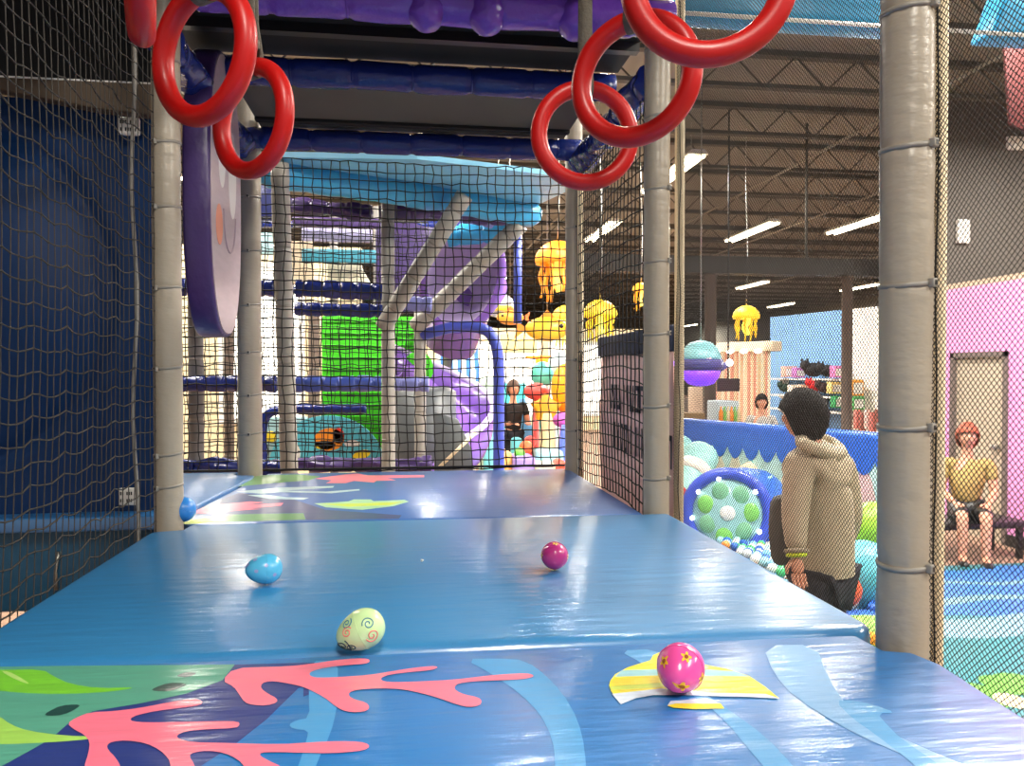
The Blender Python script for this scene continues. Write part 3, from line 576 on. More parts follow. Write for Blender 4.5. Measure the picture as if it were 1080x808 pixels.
mb = MB(); mb.prism([(-2.7, 2.64, 2.69), (-1.33, 2.64, 2.69), (-1.0, 2.64, 2.635), (-0.80, 2.64, 2.62), (-0.80, 2.64, 2.722), (-2.7, 2.64, 2.722)], (0, 0.06, 0), M_BROWN, 0.006); o = mb.build('padded_header'); tag(o, 'brown padded header board over the dark blue panel', 'board')
tag(MB().tube([(-2.7, 2.645, 2.724), (-0.80, 2.645, 2.724)], 0.0035, M_WHITEP, 6).build('edge_strip'), 'thin white edge strip along the top of the brown header board', 'strip')
t = thing('lower_vinyl_skirt', 'dark teal vinyl skirt under the big dark blue panel', 'panel', (-1.8, 2.8, 0.95)); MB().rbox((-2.7, 2.76, 0.98), (-0.83, 2.84, 1.285), vinyl('teal_dark_vinyl', (20, 78, 110)), 0.015).build('vinyl_sheet', t)
MB().rbox((-2.7, 2.745, 1.27), (-1.35, 2.78, 1.296), M_BLK, 0.006).build('seam_band', t)
MB().rbox((-1.34, 2.745, 1.272), (-0.84, 2.78, 1.296), M_WHITEP, 0.006).build('white_band', t)
def tagplate(x, z, w, h, label):
    t = thing('sewn_label', label, 'label', (x, 2.72, z - h / 2)); MB().prism([(x - w / 2, 2.735, z - h / 2), (x + w / 2, 2.735, z - h / 2), (x + w / 2, 2.735, z + h / 2), (x - w / 2, 2.735, z + h / 2)], (0, -0.02, 0), M_WHITEP, 0.012, seg=3).build('plate', t)
    mb = MB(); [mb.box((x - w * 0.36 + i * w * 0.11, 2.713, z + dz - h * 0.09), (x - w * 0.36 + i * w * 0.11 + w * 0.06, 2.7155, z + dz + h * 0.09), M_BLK) for i in range(7) for dz in (h * 0.2, -h * 0.2) if (i * 3 + int(dz * 900)) % 4]; mb.build('worn_print', t)
tagplate(WY(138, 135, 2.74)[0], WY(138, 135, 2.74)[2], 0.07, 0.062, 'small rounded white label high on the dark blue panel')
tagplate(WY(137, 523, 2.74)[0], WY(137, 523, 2.74)[2], 0.062, 0.06, 'small square white label low on the dark blue panel')
a = WY(62, 582, 2.752); b = WY(59, 622, 2.752); tag(MB().tube([a, ((a[0] + b[0]) / 2 - 0.006, a[1], (a[2] + b[2]) / 2), b], [0.007, 0.005, 0.009], M_STEEL, 8).build('metal_clip'), 'small silver clip hanging beyond the black net at bottom left', 'clip')

# banner beyond the coarse net on the right
t = thing('cloth_banner', 'pinkish banner with a dark top band and two rows of dark lettering', 'banner', (0.93, 3.15, 1.26))
bx = 0.935; y0, y1 = 2.62, 3.68; z0, z1 = 1.0, 1.955
mb = MB(); nb = 24; V = []
for i in range(nb + 1):
    for j in range(9):
        y = y0 + (y1 - y0) * i / nb; V.append((bx + 0.006 * math.sin(9 * y) * math.sin(j), y, z0 + (1.86 - z0) * j / 8))
mb.add(V, [(i * 9 + j, (i + 1) * 9 + j, (i + 1) * 9 + j + 1, i * 9 + j + 1) for i in range(nb) for j in range(8)], matt('banner_cloth', (238, 204, 204))); o = mb.build('cloth', t); md = o.modifiers.new('thickness', 'SOLIDIFY'); md.thickness = 0.003
MB().rbox((bx - 0.012, y0, 1.86), (bx + 0.012, y1, z1), matt('banner_band', (52, 60, 84)), 0.008).build('top_band', t)
mb = MB(); g = random.Random(3); INK = matt('banner_ink', (66, 66, 80))
for za, zb, ya, yb in ((1.62, 1.73, 2.74, 3.46), (1.44, 1.56, 2.62, 3.40)):
    y = ya
    while y < yb:
        w = g.choice((0.028, 0.036, 0.044)); k = g.randrange(4)
        mb.box((bx - 0.0095, y, za), (bx - 0.0082, y + 0.013, zb), INK)
        if k != 3: mb.box((bx - 0.0095, y + w, za), (bx - 0.0082, y + w + 0.013, zb), INK)
        if k in (0, 2): mb.box((bx - 0.0095, y, zb - 0.02), (bx - 0.0082, y + w, zb), INK)
        if k in (1, 2): mb.box((bx - 0.0095, y, za), (bx - 0.0082, y + w, za + 0.02), INK)
        y += w + 0.032
mb.build('dark_lettering', t)

# ------------------------------------------------------------------ second play frame beyond the back net
def tube_post(a, b, r, label, m=None, ties=4, group='grey padded tubes of the second frame', cat='post', name='padded_tube'):
    a, b = Vector(a), Vector(b); D = b - a; L = D.length; t = thing(name, label, cat, tuple(a), group)
    ts = [L * (i + 0.6) / ties for i in range(ties)]
    hs = sorted([L * i / 24 for i in range(25)] + [q + d for q in ts for d in (-0.03, -0.01, 0.01, 0.03) if 0 < q + d < L])
    MB().lathe([(r * (1 - sum(0.12 * math.exp(-((h - q) / 0.014) ** 2) for q in ts)), h) for h in hs], a, m or M_POSTD, 20, D).build('padding_sleeve', t)
    for q in ts: MB().lathe([(r * 0.9, -0.006), (r * 0.96, -0.006), (r * 0.96, 0.006), (r * 0.9, 0.006)], a + D.normalized() * q, M_TIE, 20, D).build('zip_tie', t)
    return t
def vpost(x, y0, d, zb, r, label, **k):
    a = Vector(W(x, y0, d)); return tube_post((a.x, a.y, zb), a, r, label, **k)
tube_post(W(308, 590, 4.35), W(295, 172, 4.05), 0.048, 'pale grey padded tube right behind the back net, beside the wide grey post', ties=7)
vpost(409, 212, 5.2, 0.0, 0.046, 'grey padded tube meeting the lower end of the first slanted tube', ties=8)
vpost(443, 325, 5.8, 0.0, 0.045, 'grey padded tube under the lower end of the second slanted tube', ties=7)
vpost(331, 325, 7.0, 0.0, 0.05, 'dull brownish padded tube in front of the green panel', m=matt('dull_tube', (140, 122, 108)), ties=6)
vpost(206, 290, 5.2, 0.0, 0.05, 'dim grey padded tube seen between the pale post and the purple panel', m=matt('dim_tube', (128, 124, 120)), ties=6)
vpost(241, 300, 6.4, 0.0, 0.04, 'dull brownish padded tube tight beside the wide grey post', m=matt('dull_tube', (140, 122, 108)), ties=6)
tube_post(W(404, 345, 5.05), W(490, 206, 4.75), 0.056, 'first slanted grey padded tube behind the back net', ties=4, cat='tube')
tube_post(W(438, 345, 5.75), W(549, 236, 5.35), 0.062, 'second slanted grey padded tube behind the back net, in front of the purple slide mouth', ties=4, cat='tube')
M_LAV = vinyl('lavender_vinyl', (128, 132, 196), 0.35); M_INDI = vinyl('indigo_vinyl', (74, 88, 190), 0.35)
def hb(x0, y0, x1, y1, d0, d1, r, m, label, ties=6, seed=0, lump=0.1):
    beam(W(x0, y0, d0), W(x1, y1, d1), r, m, label, ties, seed=seed, lump=lump, group='padded rails of the second frame', name='padded_rail')
hb(188, 303, 291, 304, 5.1, 5.0, 0.056, M_NAVY, 'upper navy rail behind the purple panel', 5, 21)
hb(312, 304, 403, 308, 5.0, 5.1, 0.058, M_NAVY, 'upper navy rail between the pale tube and the grey tube', 5, 22)
hb(312, 326, 404, 328, 5.2, 5.2, 0.045, M_NAVY, 'second navy rail just under the upper navy rail', 5, 23)
hb(188, 405, 291, 405, 5.1, 5.0, 0.052, M_NAVY, 'lower navy rail left of the pale tube', 5, 24)
hb(312, 405, 402, 405, 5.0, 5.1, 0.052, vinyl('slate_blue_vinyl', (58, 78, 158), 0.3), 'lower slate blue rail crossing the green panel', 5, 25)
hb(415, 405, 452, 406, 5.3, 5.3, 0.05, M_LAV, 'short lavender rail right of the grey tube', 2, 26)
hb(414, 318, 455, 322, 5.4, 5.4, 0.05, M_LAV, 'short lavender rail between the slanted tubes', 2, 27, 0.2)
hb(194, 492, 300, 494, 5.2, 5.0, 0.05, M_NAVY, 'navy rail at mat level left of the pale tube', 4, 28, 0.3)
hb(314, 490, 455, 491, 5.6, 5.6, 0.05, M_DPURP, 'dark purple rail at mat level behind the back net', 6, 29, 0.3)
# teal canopy over it
t = thing('padded_canopy', 'teal and sky blue padded canopy above the back net, over the slanted tubes', 'canopy', W(430, 200, 4.8))
def flat(pts, dz, m, nm, bev=0.03): MB().prism(pts, (0, 0, dz), m, bev, seg=3).build(nm, t)
p1, p2 = Vector(W(284, 170, 4.1)), Vector(W(590, 190, 4.9)); zc = 2.80
A = W(284, 182, 4.15); B = W(430, 203, 4.75); Cc = W(560, 226, 5.4)
for q, r2, m, nm in (((A, B), 0.085, M_SKY, 'front_roll'), ((B, Cc), 0.09, M_SKY, 'side_roll')):
    a, b = Vector(q[0]), Vector(q[1]); MB().lathe([(0, -0.06), (r2 * 0.7, -0.05), (r2, 0)] + [(r2 * (1 - 0.08 * (i % 3 == 0)), (b - a).length * i / 12) for i in range(1, 12)] + [(r2, (b - a).length), (r2 * 0.7, (b - a).length + 0.05), (0, (b - a).length + 0.06)], a, m, 20, b - a).build(nm, t)
a, b, c = Vector(A), Vector(B), Vector(Cc); bk = Vector((0.15, 1.1, 0.2))
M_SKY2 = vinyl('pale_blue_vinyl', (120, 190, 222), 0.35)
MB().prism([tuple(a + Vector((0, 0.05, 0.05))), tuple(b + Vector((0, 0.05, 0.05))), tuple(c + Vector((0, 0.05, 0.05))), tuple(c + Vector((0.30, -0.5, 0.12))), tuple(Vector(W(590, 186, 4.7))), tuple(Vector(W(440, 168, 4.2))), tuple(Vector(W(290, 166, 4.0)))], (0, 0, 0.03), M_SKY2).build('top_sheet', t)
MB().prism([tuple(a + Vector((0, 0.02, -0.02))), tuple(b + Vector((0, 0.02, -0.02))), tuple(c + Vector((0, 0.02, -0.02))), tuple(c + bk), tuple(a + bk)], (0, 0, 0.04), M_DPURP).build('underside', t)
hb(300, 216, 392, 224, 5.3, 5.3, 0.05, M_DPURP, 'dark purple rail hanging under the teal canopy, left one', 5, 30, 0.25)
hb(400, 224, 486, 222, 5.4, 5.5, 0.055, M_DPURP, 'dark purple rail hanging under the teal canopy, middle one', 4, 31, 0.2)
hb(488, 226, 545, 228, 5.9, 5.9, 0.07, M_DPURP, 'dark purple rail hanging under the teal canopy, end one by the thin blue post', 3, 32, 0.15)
hb(430, 218, 520, 232, 5.8, 6.1, 0.06, M_LAV, 'lavender rail crossing behind the first slanted tube', 4, 33, 0.15)
hb(472, 250, 545, 240, 6.3, 6.3, 0.09, M_SKY, 'sky blue roll above the purple slide mouth', 3, 34, 0.1)
# patchwork of padded panels on the upper level, green climbing wall, fish mural
tower = thing('play_tower', 'upper level of patchwork padded boards behind the second net', 'play tower', (W(350, 280, 8.4)[0], W(350, 280, 8.4)[1], 0))
for x_, d_ in ((302, 8.45), (352, 8.45), (398, 8.45), (472, 8.0), (268, 7.4)): q = W(x_, 300, d_); MB().lathe([(0.045, 0), (0.045, 3.6)], (q[0], q[1], 0), matt('dim_tube', (128, 124, 120)), 14).build('frame_post', tower)
for z_ in (2.62, 3.3): MB().tube([(W(262, 300, 7.9)[0], W(262, 300, 7.9)[1], z_), (W(470, 300, 7.9)[0], W(470, 300, 7.9)[1], z_)], 0.035, M_NAVY, 10).build('frame_rail', tower)
def pnl(x0, y0, x1, y1, d, m, label, th=0.05, cut=0):
    a, b = W(x0, y0, d), W(x1, y1, d); z0, z1 = min(a[2], b[2]), max(a[2], b[2]); Y = a[1]; q = [(a[0], Y, z0), (b[0], Y, z0), (b[0] - cut, Y, z1), (a[0], Y, z1)]
    o = MB().prism(q, (0, th, 0), m, 0.012).build('padded_board', tower); o['label'] = label; return o
pnl(318, 262, 396, 276, 7.4, vinyl('teal_vinyl', (58, 132, 150)), 'teal padded strip behind the upper nets')
pnl(345, 274, 392, 300, 7.6, matt('ivory_vinyl', (226, 214, 188)), 'ivory slanted panel above the upper navy rail', cut=0.14)
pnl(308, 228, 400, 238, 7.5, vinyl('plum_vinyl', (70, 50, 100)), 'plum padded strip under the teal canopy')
pnl(318, 240, 392, 254, 8.0, matt('pale_lilac_vinyl', (176, 172, 208)), 'pale lilac panel behind the upper nets')
pnl(396, 232, 470, 330, 7.8, vinyl('dim_purple_vinyl', (62, 46, 92)), 'dim purple panel behind the slanted tubes')
pnl(300, 254, 330, 300, 8.2, matt('cream_vinyl', (222, 200, 170)), 'cream panel beside the pale tube, upper level')
pnl(212, 232, 250, 262, 7.0, vinyl('navy_dim_vinyl', (30, 36, 84)), 'dark navy panel behind the purple panel')
pnl(262, 244, 292, 268, 7.0, matt('pale_aqua_vinyl', (160, 196, 200)), 'pale aqua panel between the wide post and the pale tube')
pnl(262, 190, 292, 232, 7.0, vinyl('navy_dim_vinyl', (30, 36, 84)), 'dark navy panel between the wide post and the pale tube, upper')
M_GREEN = matt('green_padding', (66, 190, 28), bump=0.3, bscale=8)
mb = MB(); a, b = W(339, 333, 7.4), W(438, 484, 7.4); mb.rbox((a[0], a[1], b[2]), (b[0], a[1] + 0.08, a[2]), M_GREEN, 0.02)
for i in range(12): z = b[2] + (a[2] - b[2]) * (i + 0.5) / 12; mb.tube([(a[0] + 0.02, a[1] - 0.004, z), (b[0] - 0.02, a[1] - 0.004, z)], 0.012, M_GREEN, 8)
tag(mb.build('climbing_pad'), 'bright green ribbed climbing panel behind the second net', 'panel')
mb = MB(); a = W(452, 362, 7.0); b = W(430, 470, 7.0); mb.ell(((a[0] + b[0]) / 2, a[1], (a[2] * 0.75 + b[2] * 0.25)), (0.14, 0.05, 0.16), M_GREEN, 18, 12); mb.ell(((a[0] + b[0]) / 2 + 0.02, a[1], a[2] * 0.15 + b[2] * 0.85), (0.12, 0.05, 0.18), M_GREEN, 18, 12)
tag(mb.build('leaf_shape'), 'green rounded leaf shapes between the two grey tubes', 'decoration')
t = thing('mural_dome', 'teal dome panel with orange and yellow fish, low behind the second net', 'panel', W(345, 490, 6.8))
ce = Vector(W(345, 492, 6.8)); dome = [(ce.x + 0.50 * math.cos(PI * i / 24), ce.y, ce.z + 0.45 * math.sin(PI * i / 24)) for i in range(25)]
MB().prism(dome, (0, 0.05, 0), matt('aqua_vinyl', (96, 196, 214))).build('dome_sheet', t)
def blob(x, z, a, b, m, nm, rot=0): MB().prism([(ce.x + x + p * math.cos(rot) - q * math.sin(rot), ce.y - 0.004, ce.z + z + p * math.sin(rot) + q * math.cos(rot)) for p, q in sup(2, a, b, 20)], (0, 0.006, 0), m).build(nm, t)
ORG_ = matt('orange_vinyl', (250, 150, 40)); REDV = matt('red_vinyl', (226, 60, 40)); YELV = matt('yellow_vinyl', (246, 216, 50)); WHV = matt('white_vinyl', (236, 234, 226))
blob(0.02, 0.24, 0.13, 0.10, ORG_, 'orange_fish'); blob(0.10, 0.27, 0.05, 0.07, REDV, 'red_fin'); blob(-0.02, 0.19, 0.09, 0.04, YELV, 'yellow_belly'); blob(0.30, 0.10, 0.08, 0.04, YELV, 'yellow_fish', 0.3); blob(0.22, 0.2, 0.07, 0.03, WHV, 'white_bubble'); blob(-0.30, 0.12, 0.07, 0.10, WHV, 'white_bubble')
t = thing('mural_board', 'white panel with a yellow dot inside the navy arch', 'panel', W(288, 490, 7.2)); a, b = W(268, 440, 7.2), W(330, 490, 7.2); MB().rbox((a[0], a[1], b[2]), (b[0], a[1] + 0.05, a[2]), matt('pale_aqua_vinyl', (160, 196, 200)), 0.02).build('sheet', t)
q = W(285, 461, 7.19); MB().ell((q[0], a[1] - 0.002, q[2]), (0.055, 0.01, 0.055), YELV, 16, 8).build('yellow_dot', t)
def arch(pts, r, m, label, cat='arch'):
    P = [Vector(p) for p in pts]
    for _ in range(2):
        q = [P[0]]
        for i in range(len(P) - 1): q += [P[i] * 0.75 + P[i + 1] * 0.25, P[i] * 0.25 + P[i + 1] * 0.75]
        P = q + [P[-1]]
    return tag(MB().tube(P, r, m, 14).build('padded_arch'), label, cat)
arch([(W(277, 495, 6.0)[0], W(277, 495, 6.0)[1], 0.0), W(277, 495, 6.0), W(276, 455, 6.0), W(280, 436, 6.0), W(300, 431, 6.0), W(345, 431, 6.0), W(386, 431, 6.0)], 0.036, M_NAVY, 'navy padded arch over the fish mural')
arch([W(447, 353, 5.78), W(462, 349, 5.7), W(476, 345, 5.7), W(500, 344, 5.7), W(518, 350, 5.7), W(526, 372, 5.7), W(526, 420, 5.7), (W(526, 420, 5.7)[0], W(526, 420, 5.7)[1], 0.0)], 0.042, M_INDI, 'indigo padded arch standing right of the purple slides')
a = Vector(W(546, 236, 5.6)); b = Vector(W(546, 341, 5.6)); tag(MB().tube([a, b], 0.03, M_INDI, 12).build('padded_post'), 'thin blue padded post hanging from the canopy corner', 'post')
# second layer of net behind
t = thing('safety_net', 'second black net farther back, in front of the green panel', 'net', W(320, 490, 6.3), 'safety nets of the play frame'); a, b = W(192, 228, 6.3), W(440, 492, 6.3)
square_net((a[0], a[1], b[2]), (1, 0, 0), (0, 0, 1), 2.0, a[2] - b[2], 0.052, 0.052, 0.0036, M_NETB, lambda p, q: (0.01 * np.sin(7 * q), 0.01 * np.sin(6 * p), 0.03 * np.sin(PI * p)), jit=0.08, seed=5).build('netting', t)
MB().tube([(a[0], a[1], a[2]), (a[0] + 2.0, a[1], a[2])], 0.008, M_NETB, 8).build('top_rope', t)
# purple slides
M_SLP = mat('purple_slide_plastic', (136, 98, 186), 0.25, coat=0.3); M_SLL = mat('lilac_slide_plastic', (206, 188, 226), 0.3); M_SLD = mat('dim_slide_plastic', (92, 96, 98), 0.4)
t = thing('slide_mouth', 'wide lilac slide mouth with a dark purple rim behind the slanted tubes', 'slide', W(486, 345, 6.4))
c = Vector(W(487, 292, 6.5)); N = (Vector(C0) - c).normalized(); N = (N + Vector((-0.35, 0, -0.1))).normalized()
u = Vector((0.35, 0, 0.94)); u = (u - N * u.dot(N)).normalized(); w = N.cross(u); V = []; n = 40
prof = [(1.0, 0), (0.93, -0.05), (0.85, -0.20), (0.7, -0.36), (0.45, -0.46), (0.2, -0.5), (0.02, -0.51)]
for rr, h in prof:
    for j in range(n): aa = 2 * PI * j / n; V.append(c + (u * math.cos(aa) * 0.46 + w * math.sin(aa) * 0.33) * rr + N * h)
MB().add(V, [(i * n + j, i * n + (j + 1) % n, (i + 1) * n + (j + 1) % n, (i + 1) * n + j) for i in range(len(prof) - 1) for j in range(n)], M_SLL).build('bowl', t)
rim = [c + u * math.cos(2 * PI * j / 48) * 0.47 + w * math.sin(2 * PI * j / 48) * 0.34 for j in range(48)]; MB().tube(rim, 0.038, M_SLP, 12, closed=True).build('rim', t)
MB().tube([c - N * 0.56 + u * -0.1, c - N * 0.75 + Vector((-0.2, 0.3, -0.3)), c - N * 0.95 + Vector((-0.4, 0.4, -0.7))], 0.28, M_SLP, 20).build('chute', t)
t = thing('spiral_slide', 'purple spiral slide winding down behind the indigo arch', 'slide', W(455, 500, 6.6))
ax = Vector(W(448, 440, 6.6)); V = []; steps = 36; prof2 = [(0.30, 0.16), (0.315, 0.04), (0.36, 0.0), (0.45, -0.02), (0.52, 0.02), (0.555, 0.12), (0.565, 0.28), (0.59, 0.29), (0.60, 0.26), (0.585, 0.08), (0.54, -0.03), (0.45, -0.07), (0.33, -0.05), (0.28, 0.04)]
zt, zb = W(448, 395, 6.6)[2], W(448, 505, 6.6)[2]
for i in range(steps + 1):
    f_ = i / steps; an = 2.2 - 3.6 * f_; z = zt + (zb - zt) * f_
    for r_, h in prof2: V.append((ax.x + math.cos(an) * r_, ax.y + math.sin(an) * r_, z + h))
k = len(prof2); MB().add(V, [(i * k + j, i * k + (j + 1) % k, (i + 1) * k + (j + 1) % k, (i + 1) * k + j) for i in range(steps) for j in range(k)] + [tuple(range(k)), tuple(steps * k + j for j in range(k))[::-1]], M_SLP).build('chute', t)
MB().tube([V[i * k + 7] for i in range(steps + 1)], 0.03, M_SLL, 10).build('edge_rail', t)
MB().lathe([(0.27, 0), (0.27, 1.1), (0.2, 1.14), (0, 1.15)], (ax.x, ax.y, zb - 0.35), M_SLD, 24).build('centre_drum', t)
t = thing('slide_skirt', 'grey slide side panel with a pale slanted handrail under the spiral', 'panel', W(470, 495, 6.0)); a, b = W(458, 434, 5.95), W(500, 500, 5.95)
MB().prism([(a[0], a[1], b[2]), (b[0], a[1], b[2]), (b[0] - 0.02, a[1], b[2] + 0.2), (b[0] - 0.12, a[1], a[2] - 0.06), (a[0], a[1], a[2])], (0, 0.03, 0), M_SLD, 0.01).build('side_sheet', t)
MB().tube([W(462, 494, 5.9), W(502, 456, 5.9)], 0.014, M_CREAM, 8).build('handrail', t)

# ------------------------------------------------------------------ things seen past the canopy: striped awning, hanging animals, soft play shapes
t = thing('striped_awning', 'blue and white striped awning behind the indigo arch', 'awning', W(482, 400, 10)); a, b = W(460, 362, 10.0), W(506, 398, 10.0); n = 10
mb = MB(); ST = matt('awning_blue', (70, 130, 220))
for i in range(n):
    x0, x1 = a[0] + (b[0] - a[0]) * i / n, a[0] + (b[0] - a[0]) * (i + 1) / n; mb.prism([(x0, a[1], b[2] - 0.06 * (i % 2)), (x1, a[1], b[2] - 0.06 * (i % 2)), (x1, a[1] + 0.18, a[2]), (x0, a[1] + 0.18, a[2])], (0, 0.015, 0.01), ST if i % 2 else M_WHITE)
mb.build('striped_cloth', t); MB().tube([(a[0], a[1] + 0.18, a[2] + 0.01), (b[0], a[1] + 0.18, a[2] + 0.01)], 0.02, M_WHITE, 8).build('top_bar', t)
for i, (x, l) in enumerate(((464, 'end away from the indigo arch'), (500, 'end beside the indigo arch'))):
    q = W(x, 400, 10.1); MB().tube([(q[0], q[1], 0), (q[0], q[1], b[2] + 0.1)], 0.025, M_WHITE, 8).build('leg', t)
def jelly(x, ytop, ybot, d, rpx, col, em, label, cord=True, ntent=9):
    R = rpx / FPX * d; c = Vector(W(x, ytop, d)); H = Vector(W(x, ybot, d)); h = c.z - H.z; zb = c.z - R * 0.95
    m = mat('jelly_%d_%d_%d' % col, col, 0.45, emit=em); m2 = mat('jelly_tentacle_%d_%d_%d' % col, tuple(int(v * 0.95) for v in col), 0.5, emit=em * 0.6)
    t = thing('jellyfish_lamp', label, 'lamp', (c.x, c.y, H.z), 'jellyfish lamps under the hall ceiling')
    mb = MB(); mb.lathe([(0, R * 0.95), (R * 0.35, R * 0.9), (R * 0.7, R * 0.7), (R * 0.93, R * 0.4), (R, R * 0.1), (R * 0.94, -R * 0.08), (R * 0.8, -R * 0.02), (R * 0.5, R * 0.1), (0, R * 0.15)], (c.x, c.y, zb), m, 28, lobes=lambda a, hh: 1 + (0.04 * math.cos(10 * a) if hh < R * 0.3 else 0)); mb.build('bell', t)
    for i in range(ntent):
        a = 2 * PI * i / ntent; r0 = R * 0.72; L = (h - R) * (0.8 + 0.2 * math.sin(i * 2.3))
        MB().tube([(c.x + math.cos(a) * r0 * (1 + 0.10 * math.sin(j * 0.9 + i)), c.y + math.sin(a) * r0 * (1 + 0.1 * math.cos(j * 0.8 + i)), zb - L * j / 10) for j in range(11)], [R * 0.10 * (1 - 0.05 * j) for j in range(11)], m2, 7).build('tentacle', t)
    MB().tube([(c.x + 0.12 * R * math.sin(j), c.y, zb + R * 0.1 - (h - R) * 0.75 * j / 8) for j in range(9)], [R * (0.28 - 0.012 * j) for j in range(9)], mat('jelly_core_%d_%d_%d' % col, tuple(min(255, v + 60) for v in col), 0.5, emit=em * 1.4), 10).build('core', t)
    if cord: MB().tube([(c.x + 0.02 * math.sin(j), c.y, c.z - 0.02 + (CEIL + 0.34 - c.z) * j / 6) for j in range(7)], 0.006, M_STEEL, 6).build('cord', t)
    return t
jelly(787, 322, 362, 12.0, 14, (255, 196, 30), 1.1, 'small yellow jellyfish lamp hanging alone over the shop counter')
jelly(588, 254, 322, 8.2, 24, (255, 150, 30), 0.5, 'orange jellyfish lamp partly behind the far grey post')
jelly(597, 322, 372, 9.5, 15, (255, 210, 50), 1.2, 'bright yellow jellyfish lamp just below the orange one')
jelly(633, 316, 362, 8.8, 18, (255, 205, 40), 0.9, 'yellow jellyfish lamp above the dark-topped banner')
jelly(676, 298, 330, 11.0, 9, (255, 176, 40), 0.9, 'tiny orange jellyfish lamp next to the second grey post')
def fish(x, y, d, L, col, label, col2=None, flip=1):
    c = Vector(W(x, y, d)); m = mat('balloon_%d_%d_%d' % col, col, 0.35); m2 = mat('balloon_%d_%d_%d' % (col2 or col), col2 or col, 0.35)
    t = thing('hanging_fish', label, 'decoration', tuple(c), 'hanging sea animals'); s = flip
    MB().ell(c, (L, L * 0.4, L * 0.55), m, 22, 14).build('fish_body', t)
    MB().prism([(c.x + s * L * 0.9, c.y, c.z), (c.x + s * L * 1.5, c.y, c.z + L * 0.45), (c.x + s * L * 1.35, c.y, c.z), (c.x + s * L * 1.5, c.y, c.z - L * 0.45)], (0, L * 0.12, 0), m2).build('tail', t)
    MB().prism([(c.x - L * 0.4, c.y - 0.02, c.z + L * 0.45), (c.x, c.y - 0.02, c.z + L * 0.85), (c.x + L * 0.5, c.y - 0.02, c.z + L * 0.4)], (0, 0.05, 0), m2).build('fin', t)
    MB().ell((c.x - s * L * 0.6, c.y - L * 0.30, c.z + L * 0.12), L * 0.1, M_BLK, 12, 8).build('eye', t)
    MB().tube([(c.x, c.y, c.z + L * 0.5), (c.x, c.y, CEIL + 0.34)], 0.005, M_STEEL, 5).build('cord', t); return t
fish(577, 347, 9.0, 0.26, (255, 190, 50), 'plump yellow fish hanging below the orange jellyfish', (250, 150, 40), -1)
fish(538, 335, 9.6, 0.17, (255, 160, 50), 'small orange fish hanging beside the thin blue post', (255, 120, 60))
t = thing('hanging_balloon', 'white balloon with a yellow band hanging left of the thin blue post', 'decoration', W(526, 330, 10)); c = Vector(W(526, 322, 10)); MB().ell(c, (0.2, 0.2, 0.16), mat('pale_blue_balloon', (206, 218, 240), 0.3), 22, 14).build('balloon', t)
MB().torus(c - Vector((0, 0, 0.05)), 0.19, 0.035, mat('yellow_balloon', (240, 226, 70), 0.3), n=32).build('band', t); MB().tube([c + Vector((0, 0, 0.15)), (c.x, c.y, CEIL + 0.34)], 0.005, M_STEEL, 5).build('cord', t)
# soft play shapes in the toddler area far behind
def soft_ball(x, y, d, r, col, label, sx=1, sz=1): c = W(x, y, d); mv = vinyl('soft_%d_%d_%d' % col, col, 0.4); return tag(MB().ell(c, (r * sx, r, r * sz), mv, 24, 16).lathe([(0.09, 0), (0.05, 0.1), (0.04, c[2])], (c[0], c[1] + 0.05, 0), mv, 12).build('soft_coral'), label, 'soft play shape', 'soft play shapes far behind')
def soft_box(x0, y0, x1, y1, d, col, label, dep=0.5, rest=True):
    a, b = W(x0, y0, d), W(x1, y1, d); return tag(MB().rbox((a[0], a[1], 0.0), (b[0], a[1] + dep, a[2]), vinyl('soft_%d_%d_%d' % col, col, 0.4), 0.05).build('soft_block'), label, 'soft play shape', 'soft play shapes far behind')
def soft_star(x, y, d, r, col, label):
    c = Vector(W(x, y, d)); pole = MB().lathe([(0.09, 0), (0.05, 0.1), (0.04, c.z)], (c.x, c.y + 0.1, 0), vinyl('soft_%d_%d_%d' % col, col, 0.4), 12); pts = [(c.x + (r if i % 2 == 0 else r * 0.55) * math.sin(PI * i / 5), c.y, c.z + (r if i % 2 == 0 else r * 0.55) * math.cos(PI * i / 5)) for i in range(10)]
    return tag(pole.prism(smooth3(pts), (0, 0.2, 0), vinyl('soft_%d_%d_%d' % col, col, 0.4), 0.03).build('soft_star'), label, 'soft play shape', 'soft play shapes far behind')
def smooth3(p, it=1):
    for _ in range(it):
        q = []
        for i in range(len(p)):
            a, b = p[i], p[(i + 1) % len(p)]; q += [tuple(0.75 * s + 0.25 * e for s, e in zip(a, b)), tuple(0.25 * s + 0.75 * e for s, e in zip(a, b))]
        p = q
    return p
def soft_cone(x, y0, y1, d, r, col, label, tilt=0):
    a, b = Vector(W(x, y1, d)), Vector(W(x, y0, d)); a.z = 0; return tag(MB().lathe([(r, 0), (r * 0.95, 0.06), (r * 0.45, (b - a).length * 0.9), (r * 0.3, (b - a).length), (0, (b - a).length)], a, vinyl('soft_%d_%d_%d' % col, col, 0.4), 22, (tilt, 0, 1)).build('soft_cone'), label, 'soft play shape', 'soft play shapes far behind')
soft_ball(572, 395, 11.5, 0.17, (86, 190, 170), 'teal round coral shape over the red one, far behind the back net', 1, 1.15)
soft_ball(566, 413, 11.2, 0.17, (226, 84, 80), 'red squat coral shape under the teal one', 1.15, 0.75)
soft_ball(596, 410, 10.8, 0.22, (255, 168, 30), 'big orange dome shape beside the far grey post', 0.9, 1.6)
soft_star(577, 431, 10.5, 0.24, (250, 170, 40), 'orange starfish shape in the toddler area')
soft_ball(594, 443, 10.4, 0.13, (206, 90, 190), 'magenta rounded shape under the orange dome', 1.1, 0.8)
soft_cone(562, 420, 464, 11.6, 0.17, (82, 150, 196), 'blue cone beside the standing person', -0.12)
